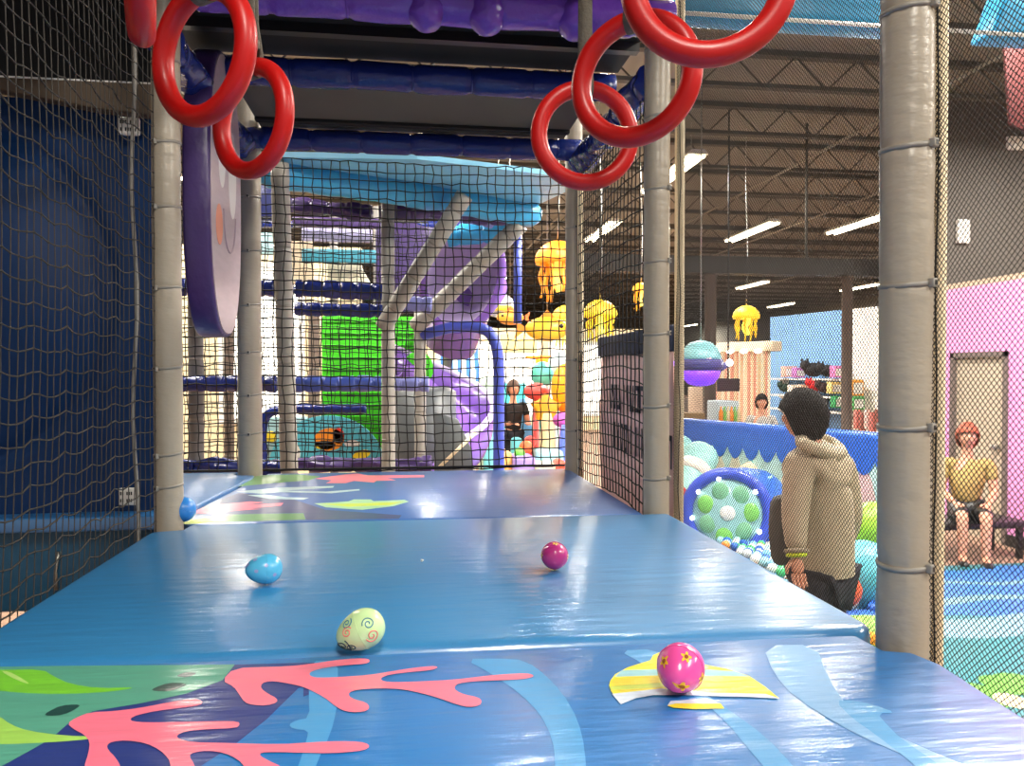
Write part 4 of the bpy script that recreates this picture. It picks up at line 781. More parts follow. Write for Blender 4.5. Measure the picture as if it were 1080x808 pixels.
soft_cone(577, 436, 474, 10.2, 0.18, (232, 200, 150), 'sand coloured cone under the starfish')
soft_cone(596, 448, 478, 10.1, 0.15, (100, 120, 214), 'periwinkle cone behind the far grey post')
soft_ball(590, 384, 13.0, 0.2, (206, 224, 226), 'pale round shape above the orange dome')
soft_box(531, 477, 541, 500, 9.5, (250, 180, 100), 'apricot block beside the indigo arch')
soft_box(543, 482, 566, 502, 9.3, (156, 130, 206), 'lilac block at the foot of the standing person')
soft_box(567, 476, 596, 490, 9.6, (150, 214, 220), 'pale aqua block low beside the far grey post')
soft_box(566, 490, 590, 506, 9.2, (214, 206, 176), 'sand block in front of the aqua one')
soft_box(590, 488, 602, 504, 9.0, (238, 76, 50), 'red block at the far grey post')
soft_ball(555, 472, 9.8, 0.09, (240, 100, 50), 'orange ball-topped stem over the blocks'); soft_ball(559, 466, 10.0, 0.08, (226, 70, 60), 'red ball-topped stem behind the orange one'); soft_ball(548, 478, 9.5, 0.07, (110, 196, 70), 'green ball-topped stem by the lilac block')
soft_box(526, 404, 556, 432, 14, (60, 190, 190), 'teal wall pad behind the standing person', 0.1)
soft_box(505, 398, 527, 470, 12, (206, 236, 214), 'pale mint pad between the spiral slide and the indigo arch', 0.1)
soft_box(510, 420, 524, 496, 9, (120, 206, 214), 'aqua pad low beside the indigo arch', 0.1)
soft_box(540, 462, 552, 486, 10.4, (100, 190, 200), 'small teal pad at the standing person\'s knees', 0.2)
t = thing('pergola', 'orange topped pergola with a pale yellow board, over the toddler area', 'pergola', (W(560, 380, 15)[0], W(560, 380, 15)[1], 0))
a, b = W(528, 352, 15), W(568, 372, 15); MB().rbox((a[0], a[1], b[2]), (b[0], a[1] + 0.06, a[2]), matt('pale_yellow_board', (250, 226, 150)), 0.02).build('name_board', t)
a2, b2 = W(556, 375, 15), W(594, 386, 15); MB().rbox((a2[0], a2[1] + 0.1, b2[2]), (b2[0], a2[1] + 0.3, a2[2]), matt('orange_vinyl', (250, 150, 40)), 0.03).build('cross_beam', t)
for x_ in (a[0] + 0.05, b2[0] - 0.1): MB().tube([(x_, a[1] + 0.1, 0), (x_, a[1] + 0.1, a[2])], 0.05, M_WHITE, 10).build('pergola_post', t)
# bright soffit light
t = thing('light_box', 'long white glowing light box over the toddler area', 'ceiling light', W(545, 384, 14.2)); a, b = W(528, 378, 14.2), W(566, 389, 14.2); MB().rbox((a[0], a[1], b[2]), (b[0], a[1] + 0.4, a[2]), M_WHITE, 0.02).build('housing', t); MB().box((a[0] + 0.03, a[1] - 0.01, b[2] + 0.02), (b[0] - 0.03, a[1], a[2] - 0.02), M_DAY).build('diffuser', t); MB().tube([((a[0] + b[0]) / 2, a[1] + 0.2, a[2] - 0.01), ((a[0] + b[0]) / 2, a[1] + 0.2, CEIL + 0.34)], 0.01, M_STEEL, 6).build('hanger_rod', t)

# ------------------------------------------------------------------ right of the frame: ball pit, counter, shop
PITZ = 0.30
# floor pictures
FB = vinyl('floor_blue', (40, 112, 190), 0.4); FT = vinyl('floor_teal', (14, 112, 120), 0.4); FP = vinyl('floor_pale', (112, 162, 178), 0.4); FG = vinyl('floor_green', (84, 158, 44), 0.4); FS = vinyl('floor_sand', (238, 220, 170), 0.4)
mb = MB(); XB = lambda y: 0.66 * y + 0.16
mb.prism([(1.5, 2.2, 0.0), (5.95, 2.2, 0.0), (5.95, 6.35, 0.0), (XB(6.35), 6.35, 0.0), (XB(4.25), 4.25, 0.0), (1.5, 4.25, 0.0)], (0, 0, 0.03), FT, 0.008)
def wave(y0, amp, ph, y1):
    lo = [y0 + amp * math.sin(i * 0.42 + ph) for i in range(31)]; hi = [y1 + amp * math.sin(i * 0.36 + ph + 1) for i in range(31)]
    L = [(XB(y) + 0.03 + (5.9 - XB(y)) * i / 30, y) for i, y in enumerate(lo)]; H = [(XB(y) + 0.03 + (5.9 - XB(y)) * i / 30, y) for i, y in enumerate(hi)]
    return L + H[::-1]
for k, (ya, yb, m) in enumerate(((5.0, 6.22, FB), (4.62, 5.0, FP), (5.3, 5.42, FP), (5.75, 5.83, FP))): mb.poly([(x, min(6.33, y), 0.0305 + 0.0004 * k) for x, y in wave(ya, 0.05, k * 1.7, yb)], m)
for i in range(30):
    x = 2.5 + 0.115 * i; y = 3.75 + 0.006 * i + 0.12 * math.sin(i * 1.9); r = 0.085 + 0.03 * (i % 3); mb.poly([(x + r * math.cos(a), y + r * 1.2 * math.sin(a), 0.032 + 0.0002 * i) for a in [2 * PI * j / 12 for j in range(12)]], FG if i % 3 else FS)
tag(mb.build('floor_pad'), 'teal and blue wave-patterned floor padding under the right edge net', 'mat')
# pit wall with scalloped top
pa, pb = Vector(W(700, 446, 9.6)), Vector(W(948, 466, 6.9)); pa.z = pb.z = 0; PD = (pb - pa).normalized(); PN = Vector((PD.y, -PD.x, 0)); PN = PN if PN.y < 0 else -PN; PL = (pb - pa).length; PT = 1.16
t = thing('pit_wall', 'long ball pit wall with a blue scalloped top band over a pale mural', 'wall pad', tuple((pa + pb) / 2))
def along(s, z, o=0.0): q = pa + PD * s + PN * o; return (q.x, q.y, z)
MB().prism([along(-0.3, 0), along(PL, 0), along(PL, PT), along(-0.3, PT)], -PN * 0.14, matt('mural_mint', (176, 206, 196)), 0.02).build('mural_sheet', t)
mb = MB(); BW = vinyl('pit_blue', (44, 96, 190), 0.35); ns = 15; sc = (PL + 0.3) / ns; low = []
for i in range(ns):
    for j in range(9): low.append((-0.3 + sc * (i + j / 8) * 1.0 + 0, PT - 0.20 - 0.14 * math.sin(PI * j / 8) ** 0.8))
low = [(s, z) for s, z in low if s <= PL]
mb.prism([along(s, z, 0.012) for s, z in low] + [along(PL, PT + 0.01, 0.012), along(-0.3, PT + 0.01, 0.012)], -PN * 0.012, BW); mb.build('scalloped_band', t)
MB().tube([along(-0.3, PT + 0.01, -0.06), along(PL, PT + 0.01, -0.06)], 0.055, BW, 12).build('top_roll', t)
mb = MB(); g = random.Random(5)
for i in range(ns): 
    s = -0.3 + sc * (i + 0.5); h = 0.35 + 0.25 * g.random(); w_ = 0.13 + 0.08 * g.random(); m = (matt('mural_sage', (150, 178, 166)), matt('mural_sand', (218, 206, 176)), matt('mural_rose', (222, 178, 172)), matt('mural_aqua', (130, 196, 196)))[g.randrange(4)]
    mb.prism([along(s - w_, 0.25, 0.006), along(s + w_, 0.25, 0.006), along(s + w_ * 0.4, 0.3 + h * 0.8, 0.006), along(s, 0.35 + h, 0.006), along(s - w_ * 0.5, 0.3 + h * 0.7, 0.006)], -PN * 0.004, m)
mb.build('coral_print', t)
# ball pit
t = thing('ball_pit_curb', 'low padded blue curb round the ball pit', 'curb', (2.6, 6.2, 0)); XP = lambda y: 0.66 * y
def curb(p, q): D_ = (Vector(q) - Vector(p)).normalized(); n_ = Vector((-D_.y, D_.x, 0)) * 0.075; MB().prism([tuple(Vector(p) - n_), tuple(Vector(q) - n_), tuple(Vector(q) + n_), tuple(Vector(p) + n_)], (0, 0, 0.30), BW, 0.03).build('curb_pad', t)
curb((1.62, 4.4, 0), (XP(4.4) - 0.02, 4.4, 0)); curb((1.62, 4.5, 0), (1.62, 8.4, 0)); curb((XP(4.5), 4.5, 0), (XP(7.2), 7.2, 0))
struct(MB().prism([(1.7, 4.48, 0.0), (XP(4.48) - 0.1, 4.48, 0.0), (XP(7.3) - 0.1, 7.3, 0), (1.7, 8.5, 0)], (0, 0, 0.02), matt('pit_base', (120, 150, 170))).build('floor_pit'))
def inpit(x, y): return 1.74 < x < XP(y) - 0.14 and 4.52 < y and (Vector((x, y, 0)) - pa).dot(PN) > 0.14
BC = [((40, 100, 200), 'blue'), ((120, 190, 226), 'sky blue'), ((236, 236, 230), 'white'), ((70, 190, 110), 'green'), ((246, 150, 60), 'orange'), ((160, 214, 220), 'pale aqua')]
wts = [0, 0, 0, 1, 1, 1, 2, 2, 2, 2, 3, 3, 5, 5, 4]
protos = {}
def pit_ball(x, y, z, k):
    if k not in protos:
        o = MB().ell((0, 0, 0), 0.038, mat('ball_%d' % k, BC[k][0], 0.25, coat=0.3), 16, 10).build('pit_ball', origin=(0, 0, 0)); protos[k] = o
    else: o = protos[k].copy(); COL.objects.link(o)
    o.location = (x, y, z); tag(o, '%s plastic ball among the many in the ball pit beyond the fine net' % BC[k][1], 'ball', '%s balls in the ball pit' % BC[k][1]); return o
g = random.Random(12); cnt = 0; cells = []
def pt_px(q):
    d = np.array(q) - C0; z = d @ FV; return 540 + FPX * (d @ RV) / z, 404 - FPX * (d @ UV) / z
row = 0; y = 4.62
while y < 8.3:
    x = 1.76 + (0.04 if row % 2 else 0)
    while x < 4.5:
        q = (x + g.uniform(-0.006, 0.006), y + g.uniform(-0.006, 0.006), PITZ + 0.06 * math.sin(x * 2.1 + 1) * math.sin(y * 1.7) + g.uniform(-0.015, 0.015)); u_, v_ = pt_px(q)
        if inpit(x, y) and 708 < u_ < 832 and v_ > 505 and v_ < 545 + (u_ - 708) * 0.52 and not (0 < (u_ - 742) < 56 and v_ < 560): cells.append(q)
        x += 0.081
    y += 0.072; row += 1
stp = max(1, len(cells) / 290); keep = [cells[int(i * stp)] for i in range(min(290, len(cells)))]
ks = set(map(id, keep))
for q in keep: pit_ball(*q, wts[g.randrange(len(wts))])
# deeper fill of the pit
mb = MB()
rest = [c for c in cells if id(c) not in ks]
yy = 4.7
while yy < 8.2:
    xx = 1.8
    while xx < 5.0:
        if inpit(xx, yy): mb.ell((xx, yy, PITZ - 0.075 + 0.06 * math.sin(xx * 2.1 + 1) * math.sin(yy * 1.7)), 0.042, mat('ball_%d' % wts[g.randrange(len(wts))], (0, 0, 0)), 8, 5)
        xx += 0.092
    yy += 0.092
tag(mb.build('ball_fill'), 'lower layer of mixed plastic balls filling the ball pit', 'balls', kind='stuff')
# blue drum with a bubbly disc face standing in the pit
t = thing('bubble_drum', 'blue drum with a round bubbly glass face and small lights, in the ball pit', 'play drum', (0, 0, 0)); c = Vector(W(767, 541, 7.0)); t.location = (c.x, c.y, PITZ); ORG[t.name] = Vector((c.x, c.y, PITZ))
N = Vector((-0.35, -0.93, 0.10)).normalized(); bk = Vector((0.72, 0.65, 0)).normalized(); R = 0.37; n = 36
u = Vector((0, 0, 1)); u = (u - N * u.dot(N)).normalized(); w = N.cross(u)
V = []; offs = [(1, 0), (1.03, 0.12), (1.02, 0.35), (0.95, 0.55), (0.8, 0.68), (0.5, 0.74), (0.02, 0.75)]
for rr, h in offs:
    for j in range(n): a = 2 * PI * j / n; V.append(c + bk * h + (u * math.cos(a) + w * math.sin(a)) * R * rr)
MB().add(V, [(i * n + j, i * n + (j + 1) % n, (i + 1) * n + (j + 1) % n, (i + 1) * n + j) for i in range(len(offs) - 1) for j in range(n)], BW).build('drum_body', t)
MB().torus(c, R * 0.97, 0.055, vinyl('drum_rim', (60, 84, 200), 0.3), N, 40).build('rim', t)
MB().lathe([(0, 0.05), (R * 0.4, 0.045), (R * 0.75, 0.02), (R * 0.9, 0)], c + N * 0.01, mat('bubble_glass', (150, 196, 196), 0.12), 32, N).build('disc_face', t)
GRN = mat('green_pod', (126, 196, 96), 0.3); GR2 = mat('sea_pod', (120, 180, 140), 0.3)
for i in range(7):
    a = 2 * PI * i / 7 + 0.3; q = c + N * 0.045 + (u * math.cos(a) + w * math.sin(a)) * R * 0.55; MB().ell(q, (0.075, 0.02, 0.085), GRN if i % 2 else GR2, 16, 10, rot=(w, N, u)).build('pod', t)
MB().ell(c + N * 0.055, (0.07, 0.02, 0.07), M_WHITEP, 16, 10, rot=(w, N, u)).build('hub', t)
for i, a in enumerate((0.25, 0.95, 1.75, 2.6, 4.2, 5.4)): q = c + N * 0.03 + (u * math.cos(a) + w * math.sin(a)) * R * 0.87; MB().ell(q, 0.024, M_BULB, 12, 8).build('bulb', t)
# inflatable shapes near the pit
t = thing('soft_roller', 'mint and white soft roller leaning at the pit beside the second grey post', 'soft play shape', W(728, 520, 8.0)); a, b = Vector(W(716, 528, 8.0)), Vector(W(742, 476, 8.4)); D = b - a
MB().lathe([(0, 0), (0.16, 0.01), (0.19, 0.06), (0.19, D.length - 0.06), (0.16, D.length), (0, D.length)], a, vinyl('roller_mint', (150, 206, 196), 0.4), 24, D).build('roller_body', t)
MB().lathe([(0.195, 0), (0.195, 0.14)], a + D * 0.45, vinyl('roller_white', (232, 224, 208), 0.4), 24, D).build('white_band', t)
tag(MB().rbox(W(714, 540, 7.4), tuple(Vector(W(726, 514, 7.4)) + Vector((0, 0.16, 0))), vinyl('soft_red', (206, 40, 40)), 0.04).build('soft_block'), 'red soft block beside the mint roller', 'soft play shape')
c = W(718, 490, 8.8); tag(MB().ell(c, (0.2, 0.2, 0.34), vinyl('sea_soft', (140, 196, 190), 0.4), 24, 16).build('soft_egg'), 'sea green soft egg shape behind the mint roller', 'soft play shape')
tag(MB().prism([W(775, 497, 8.3), W(792, 486, 8.3), W(806, 500, 8.3)], (0, 0.1, -0.02), vinyl('cream_wedge', (236, 220, 176)), 0.01).build('soft_wedge'), 'cream wedge lying on top of the blue drum', 'soft play shape')
tag(MB().tube([W(792, 518, 7.2), W(806, 506, 7.2), W(814, 503, 7.25)], [0.02, 0.016, 0.012], vinyl('mint_tube', (170, 220, 200)), 10).build('mint_tube'), 'short mint tube stuck on the blue drum', 'tube')
def bigsoft(x, y, d, r, col, label, s=1): return tag(MB().ell(W(x, y, d), (r, r, r * s), vinyl('soft_%d_%d_%d' % col, col, 0.4), 26, 18).build('soft_ball'), label, 'soft play shape')
bigsoft(911, 606, 5.2, 0.23, (90, 186, 206), 'big sky blue soft ball right of the hooded person', 1.0); bigsoft(922, 560, 5.8, 0.2, (150, 200, 60), 'lime soft ball above the sky blue one', 1.1); bigsoft(890, 622, 4.9, 0.11, (226, 92, 60), 'red soft ball between the hooded person and the sky blue ball')
t = thing('sand_mound', 'speckled green and orange pad under the sky blue soft ball', 'pad', W(912, 662, 4.6)); a = W(912, 662, 4.6); MB().ell((a[0], a[1], 0.16), (0.36, 0.2, 0.16), matt('mound_green', (140, 190, 90), noise=0.4, nscale=18), 24, 12).build('mound', t)
for i in range(8): MB().ell((a[0] - 0.26 + 0.07 * i, a[1] - 0.16 + 0.02 * math.sin(i * 3), 0.26 - 0.02 * abs(i - 4)), 0.04, ORG_ if i % 2 else WHV, 12, 8).build('knob', t)

# dark structural columns
def column(x, d, r, label):
    q = WY(x, 400, d); tag(MB().lathe([(r * 1.3, 0), (r * 1.3, 0.04), (r, 0.05), (r, 3.2), (r * 1.25, 3.21), (r * 1.25, 3.25)], (q[0], q[1], 0), matt('column_brown', (84, 70, 62)), 16).build('steel_column'), label, 'column', 'brown steel columns of the hall')
struct(MB().box((2.4, 10.88, 3.25), (9.6, 11.12, 3.5), matt('soffit_brown', (52, 48, 44))).build('ceiling_beam'))
[struct(MB().tube([(x_, 11.0, 3.5), (x_, 11.0, CEIL + 0.3)], 0.02, M_JOIST, 6).build('ceiling_rod')) for x_ in (2.8, 6.0, 9.2)]
column(749, 11.0, 0.085, 'brown steel column under the submarine lamp'); column(893, 11.0, 0.08, 'brown steel column beside the hooded person\'s head')
# submarine lamp
t = thing('submarine_lamp', 'round teal submarine lamp with a glowing purple belly', 'lamp', (0, 0, 0)); c = Vector(W(739, 380, 8.8)); t.location = tuple(c); ORG[t.name] = c.copy(); R = 0.235
MB().lathe([(0, R), (R * 0.5, R * 0.87), (R * 0.8, R * 0.6), (R * 0.97, R * 0.2), (R, 0)], c, mat('sub_teal', (126, 186, 192), 0.35), 30).build('dome', t)
MB().lathe([(R * 1.02, 0.01), (R * 1.08, -0.02), (R * 1.06, -R * 0.35), (R * 0.95, -R * 0.5), (R * 0.9, -R * 0.5)], c, mat('sub_navy', (70, 66, 130), 0.35), 30).build('hull_band', t)
MB().lathe([(R * 0.95, -R * 0.48), (R * 0.86, -R * 0.85), (R * 0.62, -R * 1.15), (R * 0.3, -R * 1.25), (0, -R * 1.27)], c, mat('purple_glow', (130, 60, 255), 0.4, emit=1.3), 30).build('glowing_belly', t)
mb = MB()
for sgn in (-1, 1): mb.prism([tuple(c + rt * sgn * R * 0.95 + up * -0.02), tuple(c + rt * sgn * R * 1.45 + up * -0.08), tuple(c + rt * sgn * R * 0.95 + up * -0.18)], (0, 0.12, 0), mat('sub_navy', (70, 66, 130)), 0.01)
MB().prism([tuple(c - rt * R * 0.95), tuple(c - rt * R * 1.4 - up * 0.06), tuple(c - rt * R * 0.95 - up * 0.14)], (0, 0.12, 0), mat('sub_navy', (70, 66, 130)), 0.01).build('fin', t); MB().prism([tuple(c + rt * R * 0.95), tuple(c + rt * R * 1.5 - up * 0.06), tuple(c + rt * R * 0.95 - up * 0.14)], (0, 0.12, 0), mat('sub_navy', (70, 66, 130)), 0.01).build('fin', t)
MB().prism([tuple(c + toC * R * 1.0 + rt * 0.02 + up * R * 0.75 - toC * 0.12), tuple(c + toC * R * 1.0 + rt * 0.05 + up * R * 0.75 - toC * 0.12), tuple(c + toC * R * 1.04 + rt * 0.06 - up * 0.05), tuple(c + toC * R * 1.04 + rt * 0.01 - up * 0.05)], (0, 0.02, 0), mat('pink_strip', (226, 190, 206), 0.4)).build('pink_strip', t)
MB().ell(c + rt * R * 1.35 - up * 0.04 + toC * 0.05, 0.04, M_BULB, 14, 10).build('headlamp', t); MB().ell(c - rt * R * 1.3 - up * 0.05 + toC * 0.05, 0.03, mat('purple_glow', (130, 60, 255)), 12, 8).build('tail_lamp', t)
MB().tube([c + up * R, (c.x, c.y, CEIL + 0.34)], 0.008, M_STEEL, 6).build('cord', t)
# counter screen
t = thing('hanging_screen', 'small black hanging screen beside the submarine lamp', 'screen', W(769, 406, 11)); a, b = W(757, 399, 11), W(782, 413, 11); MB().rbox((a[0], a[1], b[2]), (b[0], a[1] + 0.06, a[2]), M_BLK, 0.012).build('screen_body', t); MB().box((a[0] + 0.015, a[1] - 0.002, b[2] + 0.015), (b[0] - 0.015, a[1] + 0.001, a[2] - 0.015), mat('dark_glass', (46, 36, 36), 0.15)).build('display', t); MB().tube([((a[0] + b[0]) / 2, a[1] + 0.03, a[2]), ((a[0] + b[0]) / 2, a[1] + 0.03, CEIL + 0.34)], 0.012, M_BLK, 8).build('hanger_pole', t)
# party booth with striped curtain and spot lights
t = thing('curtain_booth', 'booth with a peach striped curtain and a row of small lights', 'booth', (0, 0, 0)); a, b = Vector(W(752, 372, 13.2)), Vector(W(812, 364, 12.4)); a.z = b.z = 0; t.location = tuple((a + b) / 2); ORG[t.name] = (a + b) / 2; D = (b - a).normalized(); NN = Vector((D.y, -D.x, 0)); NN = NN if NN.y < 0 else -NN; L = (b - a).length; zt = 2.12; mb = MB(); n = 90; V = []
for i in range(n + 1):
    for j in range(5): q = a + D * (L * i / n) + NN * (0.03 * math.sin(i * 0.9)); V.append((q.x, q.y, 0.002 + (zt - 0.002) * j / 4))
F = [(i * 5 + j, (i + 1) * 5 + j, (i + 1) * 5 + j + 1, i * 5 + j + 1) for i in range(n) for j in range(4)]; PEA = [matt('curtain_peach', (240, 206, 172)), matt('curtain_rose', (226, 160, 140)), matt('curtain_cream', (246, 232, 208))]
for k in range(3): mb.add(V, [f for q, f in enumerate(F) if (q // 4) // 3 % 3 == k], PEA[k])
mb.build('curtain', t); MB().prism([tuple(a + up * zt - D * 0.1 + NN * 0.1), tuple(b + up * zt + D * 0.1 + NN * 0.1), tuple(b + up * (zt + 0.16) + D * 0.1 + NN * 0.1), tuple(a + up * (zt + 0.16) - D * 0.1 + NN * 0.1)], -NN * 0.3, matt('booth_cream', (226, 206, 180)), 0.01).build('header', t)
for i in range(4): MB().ell(tuple(a + D * L * (0.15 + 0.24 * i) + up * (zt - 0.0) + NN * 0.13), (0.06, 0.06, 0.035), M_BULB, 14, 8).build('spot_light', t)
# blue shop wall with shelves
a, b = Vector(W(812, 400, 15)), Vector(W(942, 400, 12.2)); a.z = b.z = 0; D = (b - a).normalized(); NN = Vector((D.y, -D.x, 0)); NN = NN if NN.y < 0 else -NN; L = (b - a).length
struct(MB().prism([tuple(a), tuple(a + D * L * 0.66), tuple(a + D * L * 0.66 + up * 2.85), tuple(a + up * 2.85)], -NN * 0.12, M_BLUEW).build('wall_shop'))
struct(MB().prism([tuple(a + D * L * 0.66), tuple(b + D * 1.5), tuple(b + D * 1.5 + up * 2.85), tuple(a + D * L * 0.66 + up * 2.85)], -NN * 0.12, M_WHITE).build('wall_shop_side'))
def shop(x, y, o=0.25):                                    # a point in front of the shop wall
    r = ray(x, y); p0 = a + NN * o; s = (p0 - Vector(C0)).dot(NN) / Vector(r).dot(NN); return Vector(C0) + Vector(r) * s
g = random.Random(9)
for yy, l in ((401, 'upper white shelf on the blue shop wall'), (419, 'middle white shelf on the blue shop wall'), (434, 'lower white shelf on the blue shop wall')):
    p, q = shop(824, yy, 0.0), shop(911, yy, 0.0); p.z = q.z = (p.z + q.z) / 2
    t = thing('wall_shelf', l, 'shelf', tuple((p + q) / 2), 'white shelves on the blue shop wall'); MB().prism([tuple(p), tuple(q), tuple(q + NN * 0.3), tuple(p + NN * 0.3)], (0, 0, 0.03), M_WHITE, 0.005).build('shelf_board', t)
    for f_ in (0.1, 0.5, 0.9): e = p + (q - p) * f_; MB().prism([tuple(e + up * 0.0), tuple(e + NN * 0.25), tuple(e - up * 0.15)], D * 0.02, M_WHITE).build('bracket', t)
def plush(x, y, col, label, s=0.13):
    c = shop(x, y, 0.24); m = matt('plush_%d_%d_%d' % col, col, bump=0.3, bscale=40); t = thing('plush_toy', label, 'toy', tuple(c - up * s), 'plush toys on the shop shelves')
    MB().ell(c, (s * 1.1, s * 0.8, s * 0.8), m, 18, 12).build('plush_body', t); MB().ell(c - rt * s * 0.95 + up * s * 0.5, s * 0.55, m, 16, 10).build('plush_head', t)
    for k in (-0.3, 0.3): MB().ell(c - rt * s * (0.95 + k) + up * s * 1.0, (s * 0.16, s * 0.1, s * 0.28), m, 10, 8).build('ear', t)
    MB().ell(c + rt * s * 1.2 + up * s * 0.3, (s * 0.5, s * 0.2, s * 0.2), m, 12, 8).build('tail', t); return t
BK = (34, 30, 32)
plush(858, 390, BK, 'black plush toy, biggest on the upper shop shelf', 0.16); plush(873, 391, BK, 'black plush toy next to the pink boxes on the upper shop shelf', 0.13); plush(860, 407, (214, 36, 44), 'red plush toy on the middle shop shelf', 0.12); plush(869, 409, (60, 40, 40), 'dark brown plush toy beside the red one', 0.11); plush(864, 424, BK, 'black plush toy on the lower shop shelf', 0.15); plush(828, 409, (36, 60, 50), 'dark green plush toy at the curtain end of the shop shelves', 0.10)
def gift(x, y, w_, h, col, label):
    c = shop(x, y, 0.24); t = thing('gift_box', label, 'box', tuple(c - up * h / 2), 'boxes on the shop shelves'); m = matt('box_%d_%d_%d' % col, col)
    MB().rbox(tuple(c - Vector((w_ / 2, 0.08, h / 2))), tuple(c + Vector((w_ / 2, 0.08, h / 2))), m, 0.008).build('carton', t); MB().box(tuple(c - Vector((w_ / 2 - 0.02, 0.084, h / 2 - 0.03))), tuple(c + Vector((w_ / 2 - 0.02, -0.079, h / 2 - 0.05))), M_WHITEP).build('front_panel', t)
for i, (x, y, w_, h, col, l) in enumerate(((832, 392, 0.24, 0.2, (222, 176, 160), 'peach box at the curtain end of the upper shop shelf'), (842, 393, 0.18, 0.18, (196, 120, 190), 'violet box on the upper shop shelf'), (884, 392, 0.22, 0.2, (226, 130, 190), 'pink box on the upper shop shelf'), (838, 411, 0.2, 0.18, (236, 224, 206), 'ivory box on the middle shop shelf'), (848, 411, 0.18, 0.18, (226, 190, 160), 'tan box on the middle shop shelf'), (880, 409, 0.2, 0.2, (236, 206, 130), 'yellow box on the middle shop shelf'), (884, 424, 0.2, 0.2, (60, 150, 90), 'green box on the lower shop shelf'), (834, 427, 0.18, 0.16, (230, 150, 130), 'salmon box on the lower shop shelf'), (902, 409, 0.2, 0.26, (236, 160, 60), 'orange box right of the column on the middle shop shelf'), (903, 425, 0.2, 0.22, (90, 170, 100), 'leaf green box right of the column on the lower shop shelf'))): gift(x, y, w_, h, col, l)
t = thing('shop_rack', 'rack with rose and brown goods against the white shop wall', 'rack', tuple(shop(922, 470, 0.6)))
p = shop(922, 462, 0.6); MB().rbox((p.x - 0.45, p.y - 0.15, 0.0), (p.x + 0.5, p.y + 0.15, p.z + 0.1), matt('rack_white', (226, 220, 212)), 0.01).build('rack_body', t)
for i in range(7): q = shop(904 + i * 5.5, 440 + 3 * (i % 2), 0.6); MB().rbox((q.x - 0.04, q.y - 0.04, q.z - 0.18), (q.x + 0.04, q.y + 0.04, q.z + 0.12), matt('goods_%d' % (i % 3), ((206, 120, 110), (150, 90, 80), (226, 190, 180))[i % 3]), 0.01).build('goods', t)
# counter items behind the pit wall
t = thing('drink_cooler', 'glass drink cooler with orange and green bottles behind the pit wall', 'cooler', W(770, 450, 10.8)); a_, b_ = W(757, 423, 10.8), W(782, 452, 10.8); MB().rbox((a_[0], a_[1] + 0.02, 0), (b_[0], a_[1] + 0.4, a_[2]), matt('cooler_grey', (176, 190, 196)), 0.02).build('cabinet', t)
for i in range(6): MB().lathe([(0.03, 0), (0.03, 0.16), (0.012, 0.21), (0.012, 0.25), (0, 0.25)], (a_[0] + 0.04 + i * 0.052, a_[1] - 0.02, b_[2] + 0.06), mat('bottle_%d' % (i % 3), ((236, 140, 50), (120, 180, 90), (226, 206, 160))[i % 3], 0.2), 12).build('bottle', t)
MB().rbox((a_[0], a_[1] - 0.07, b_[2] + 0.02), (b_[0], a_[1] + 0.03, b_[2] + 0.055), M_WHITEP, 0.005).build('shelf', t)
t = thing('shop_counter', 'long pale counter behind the pit wall by the submarine lamp', 'counter', W(740, 470, 11)); a_, b_ = W(706, 450, 10.5), W(752, 449, 10.5); MB().rbox((a_[0], a_[1] + 0.02, a_[2] - 0.06), (b_[0], a_[1] + 0.6, a_[2]), M_WHITEP, 0.01).build('worktop', t); MB().rbox((a_[0] + 0.03, a_[1] + 0.06, 0), (b_[0] - 0.03, a_[1] + 0.56, a_[2] - 0.06), matt('counter_front', (196, 170, 140)), 0.01).build('cabinet', t)
tag(MB().rbox(W(717, 450, 10.6), tuple(Vector(W(745, 436, 10.6)) + Vector((0, 0.3, 0))), matt('wood_box', (118, 92, 56)), 0.01).build('wooden_crate'), 'brown wooden crate on the counter left of the column', 'crate')
tag(MB().rbox(tuple(Vector((W(713, 430, 11.4)[0], W(713, 430, 11.4)[1], 0.0))), tuple(Vector(W(718, 408, 11.4)) + Vector((0, 0.05, 0))), mat('neon_orange', (255, 120, 80), 0.4, emit=1.0), 0.008).build('light_strip'), 'glowing orange light strip beside the second grey post', 'light')
tag(MB().rbox((W(726, 434, 12)[0], W(726, 434, 12)[1], 0.0), tuple(Vector(W(742, 408, 12)) + Vector((0, 0.05, 0))), matt('poster_cream', (220, 196, 170)), 0.008).build('wall_poster'), 'cream board beneath the submarine lamp', 'board')
# blue beam outside, red banner, wall plates
t = thing('padded_beam', 'sky blue padded platform edge high outside the right net', 'beam', (2.4, 4.1, 3.7)); a, b = Vector(W(716, -10, 4.2)), Vector(W(945, -12, 4.7)); zl = WY(800, 28, 4.1)[2]
MB().rbox((0.95, 4.0, zl), (2.95, 4.2, zl + 0.30), M_SKY, 0.04).build('padding_sleeve', t); MB().tube([(0.95, 3.99, zl - 0.005), (2.95, 3.99, zl - 0.005)], 0.012, M_WHITEP, 8).build('white_rope', t); MB().tube([(0.95, 3.985, zl + 0.15), (2.95, 3.985, zl + 0.15)], 0.006, M_WHITEP, 8).build('white_seam', t)
t = thing('padded_beam', 'sky blue padded platform edge at the top right corner', 'beam', (3.9, 4.1, 3.7)); MB().prism([(3.30, 4.0, zl), (5.0, 4.0, zl), (5.0, 4.0, zl + 0.3), (3.42, 4.0, zl + 0.3)], (0, 0.2, 0), M_SKY, 0.03).build('padding_sleeve', t); MB().tube([(2.95, 3.99, zl - 0.005), (5.0, 3.99, zl - 0.005)], 0.012, M_WHITEP, 8).build('white_rope', t)
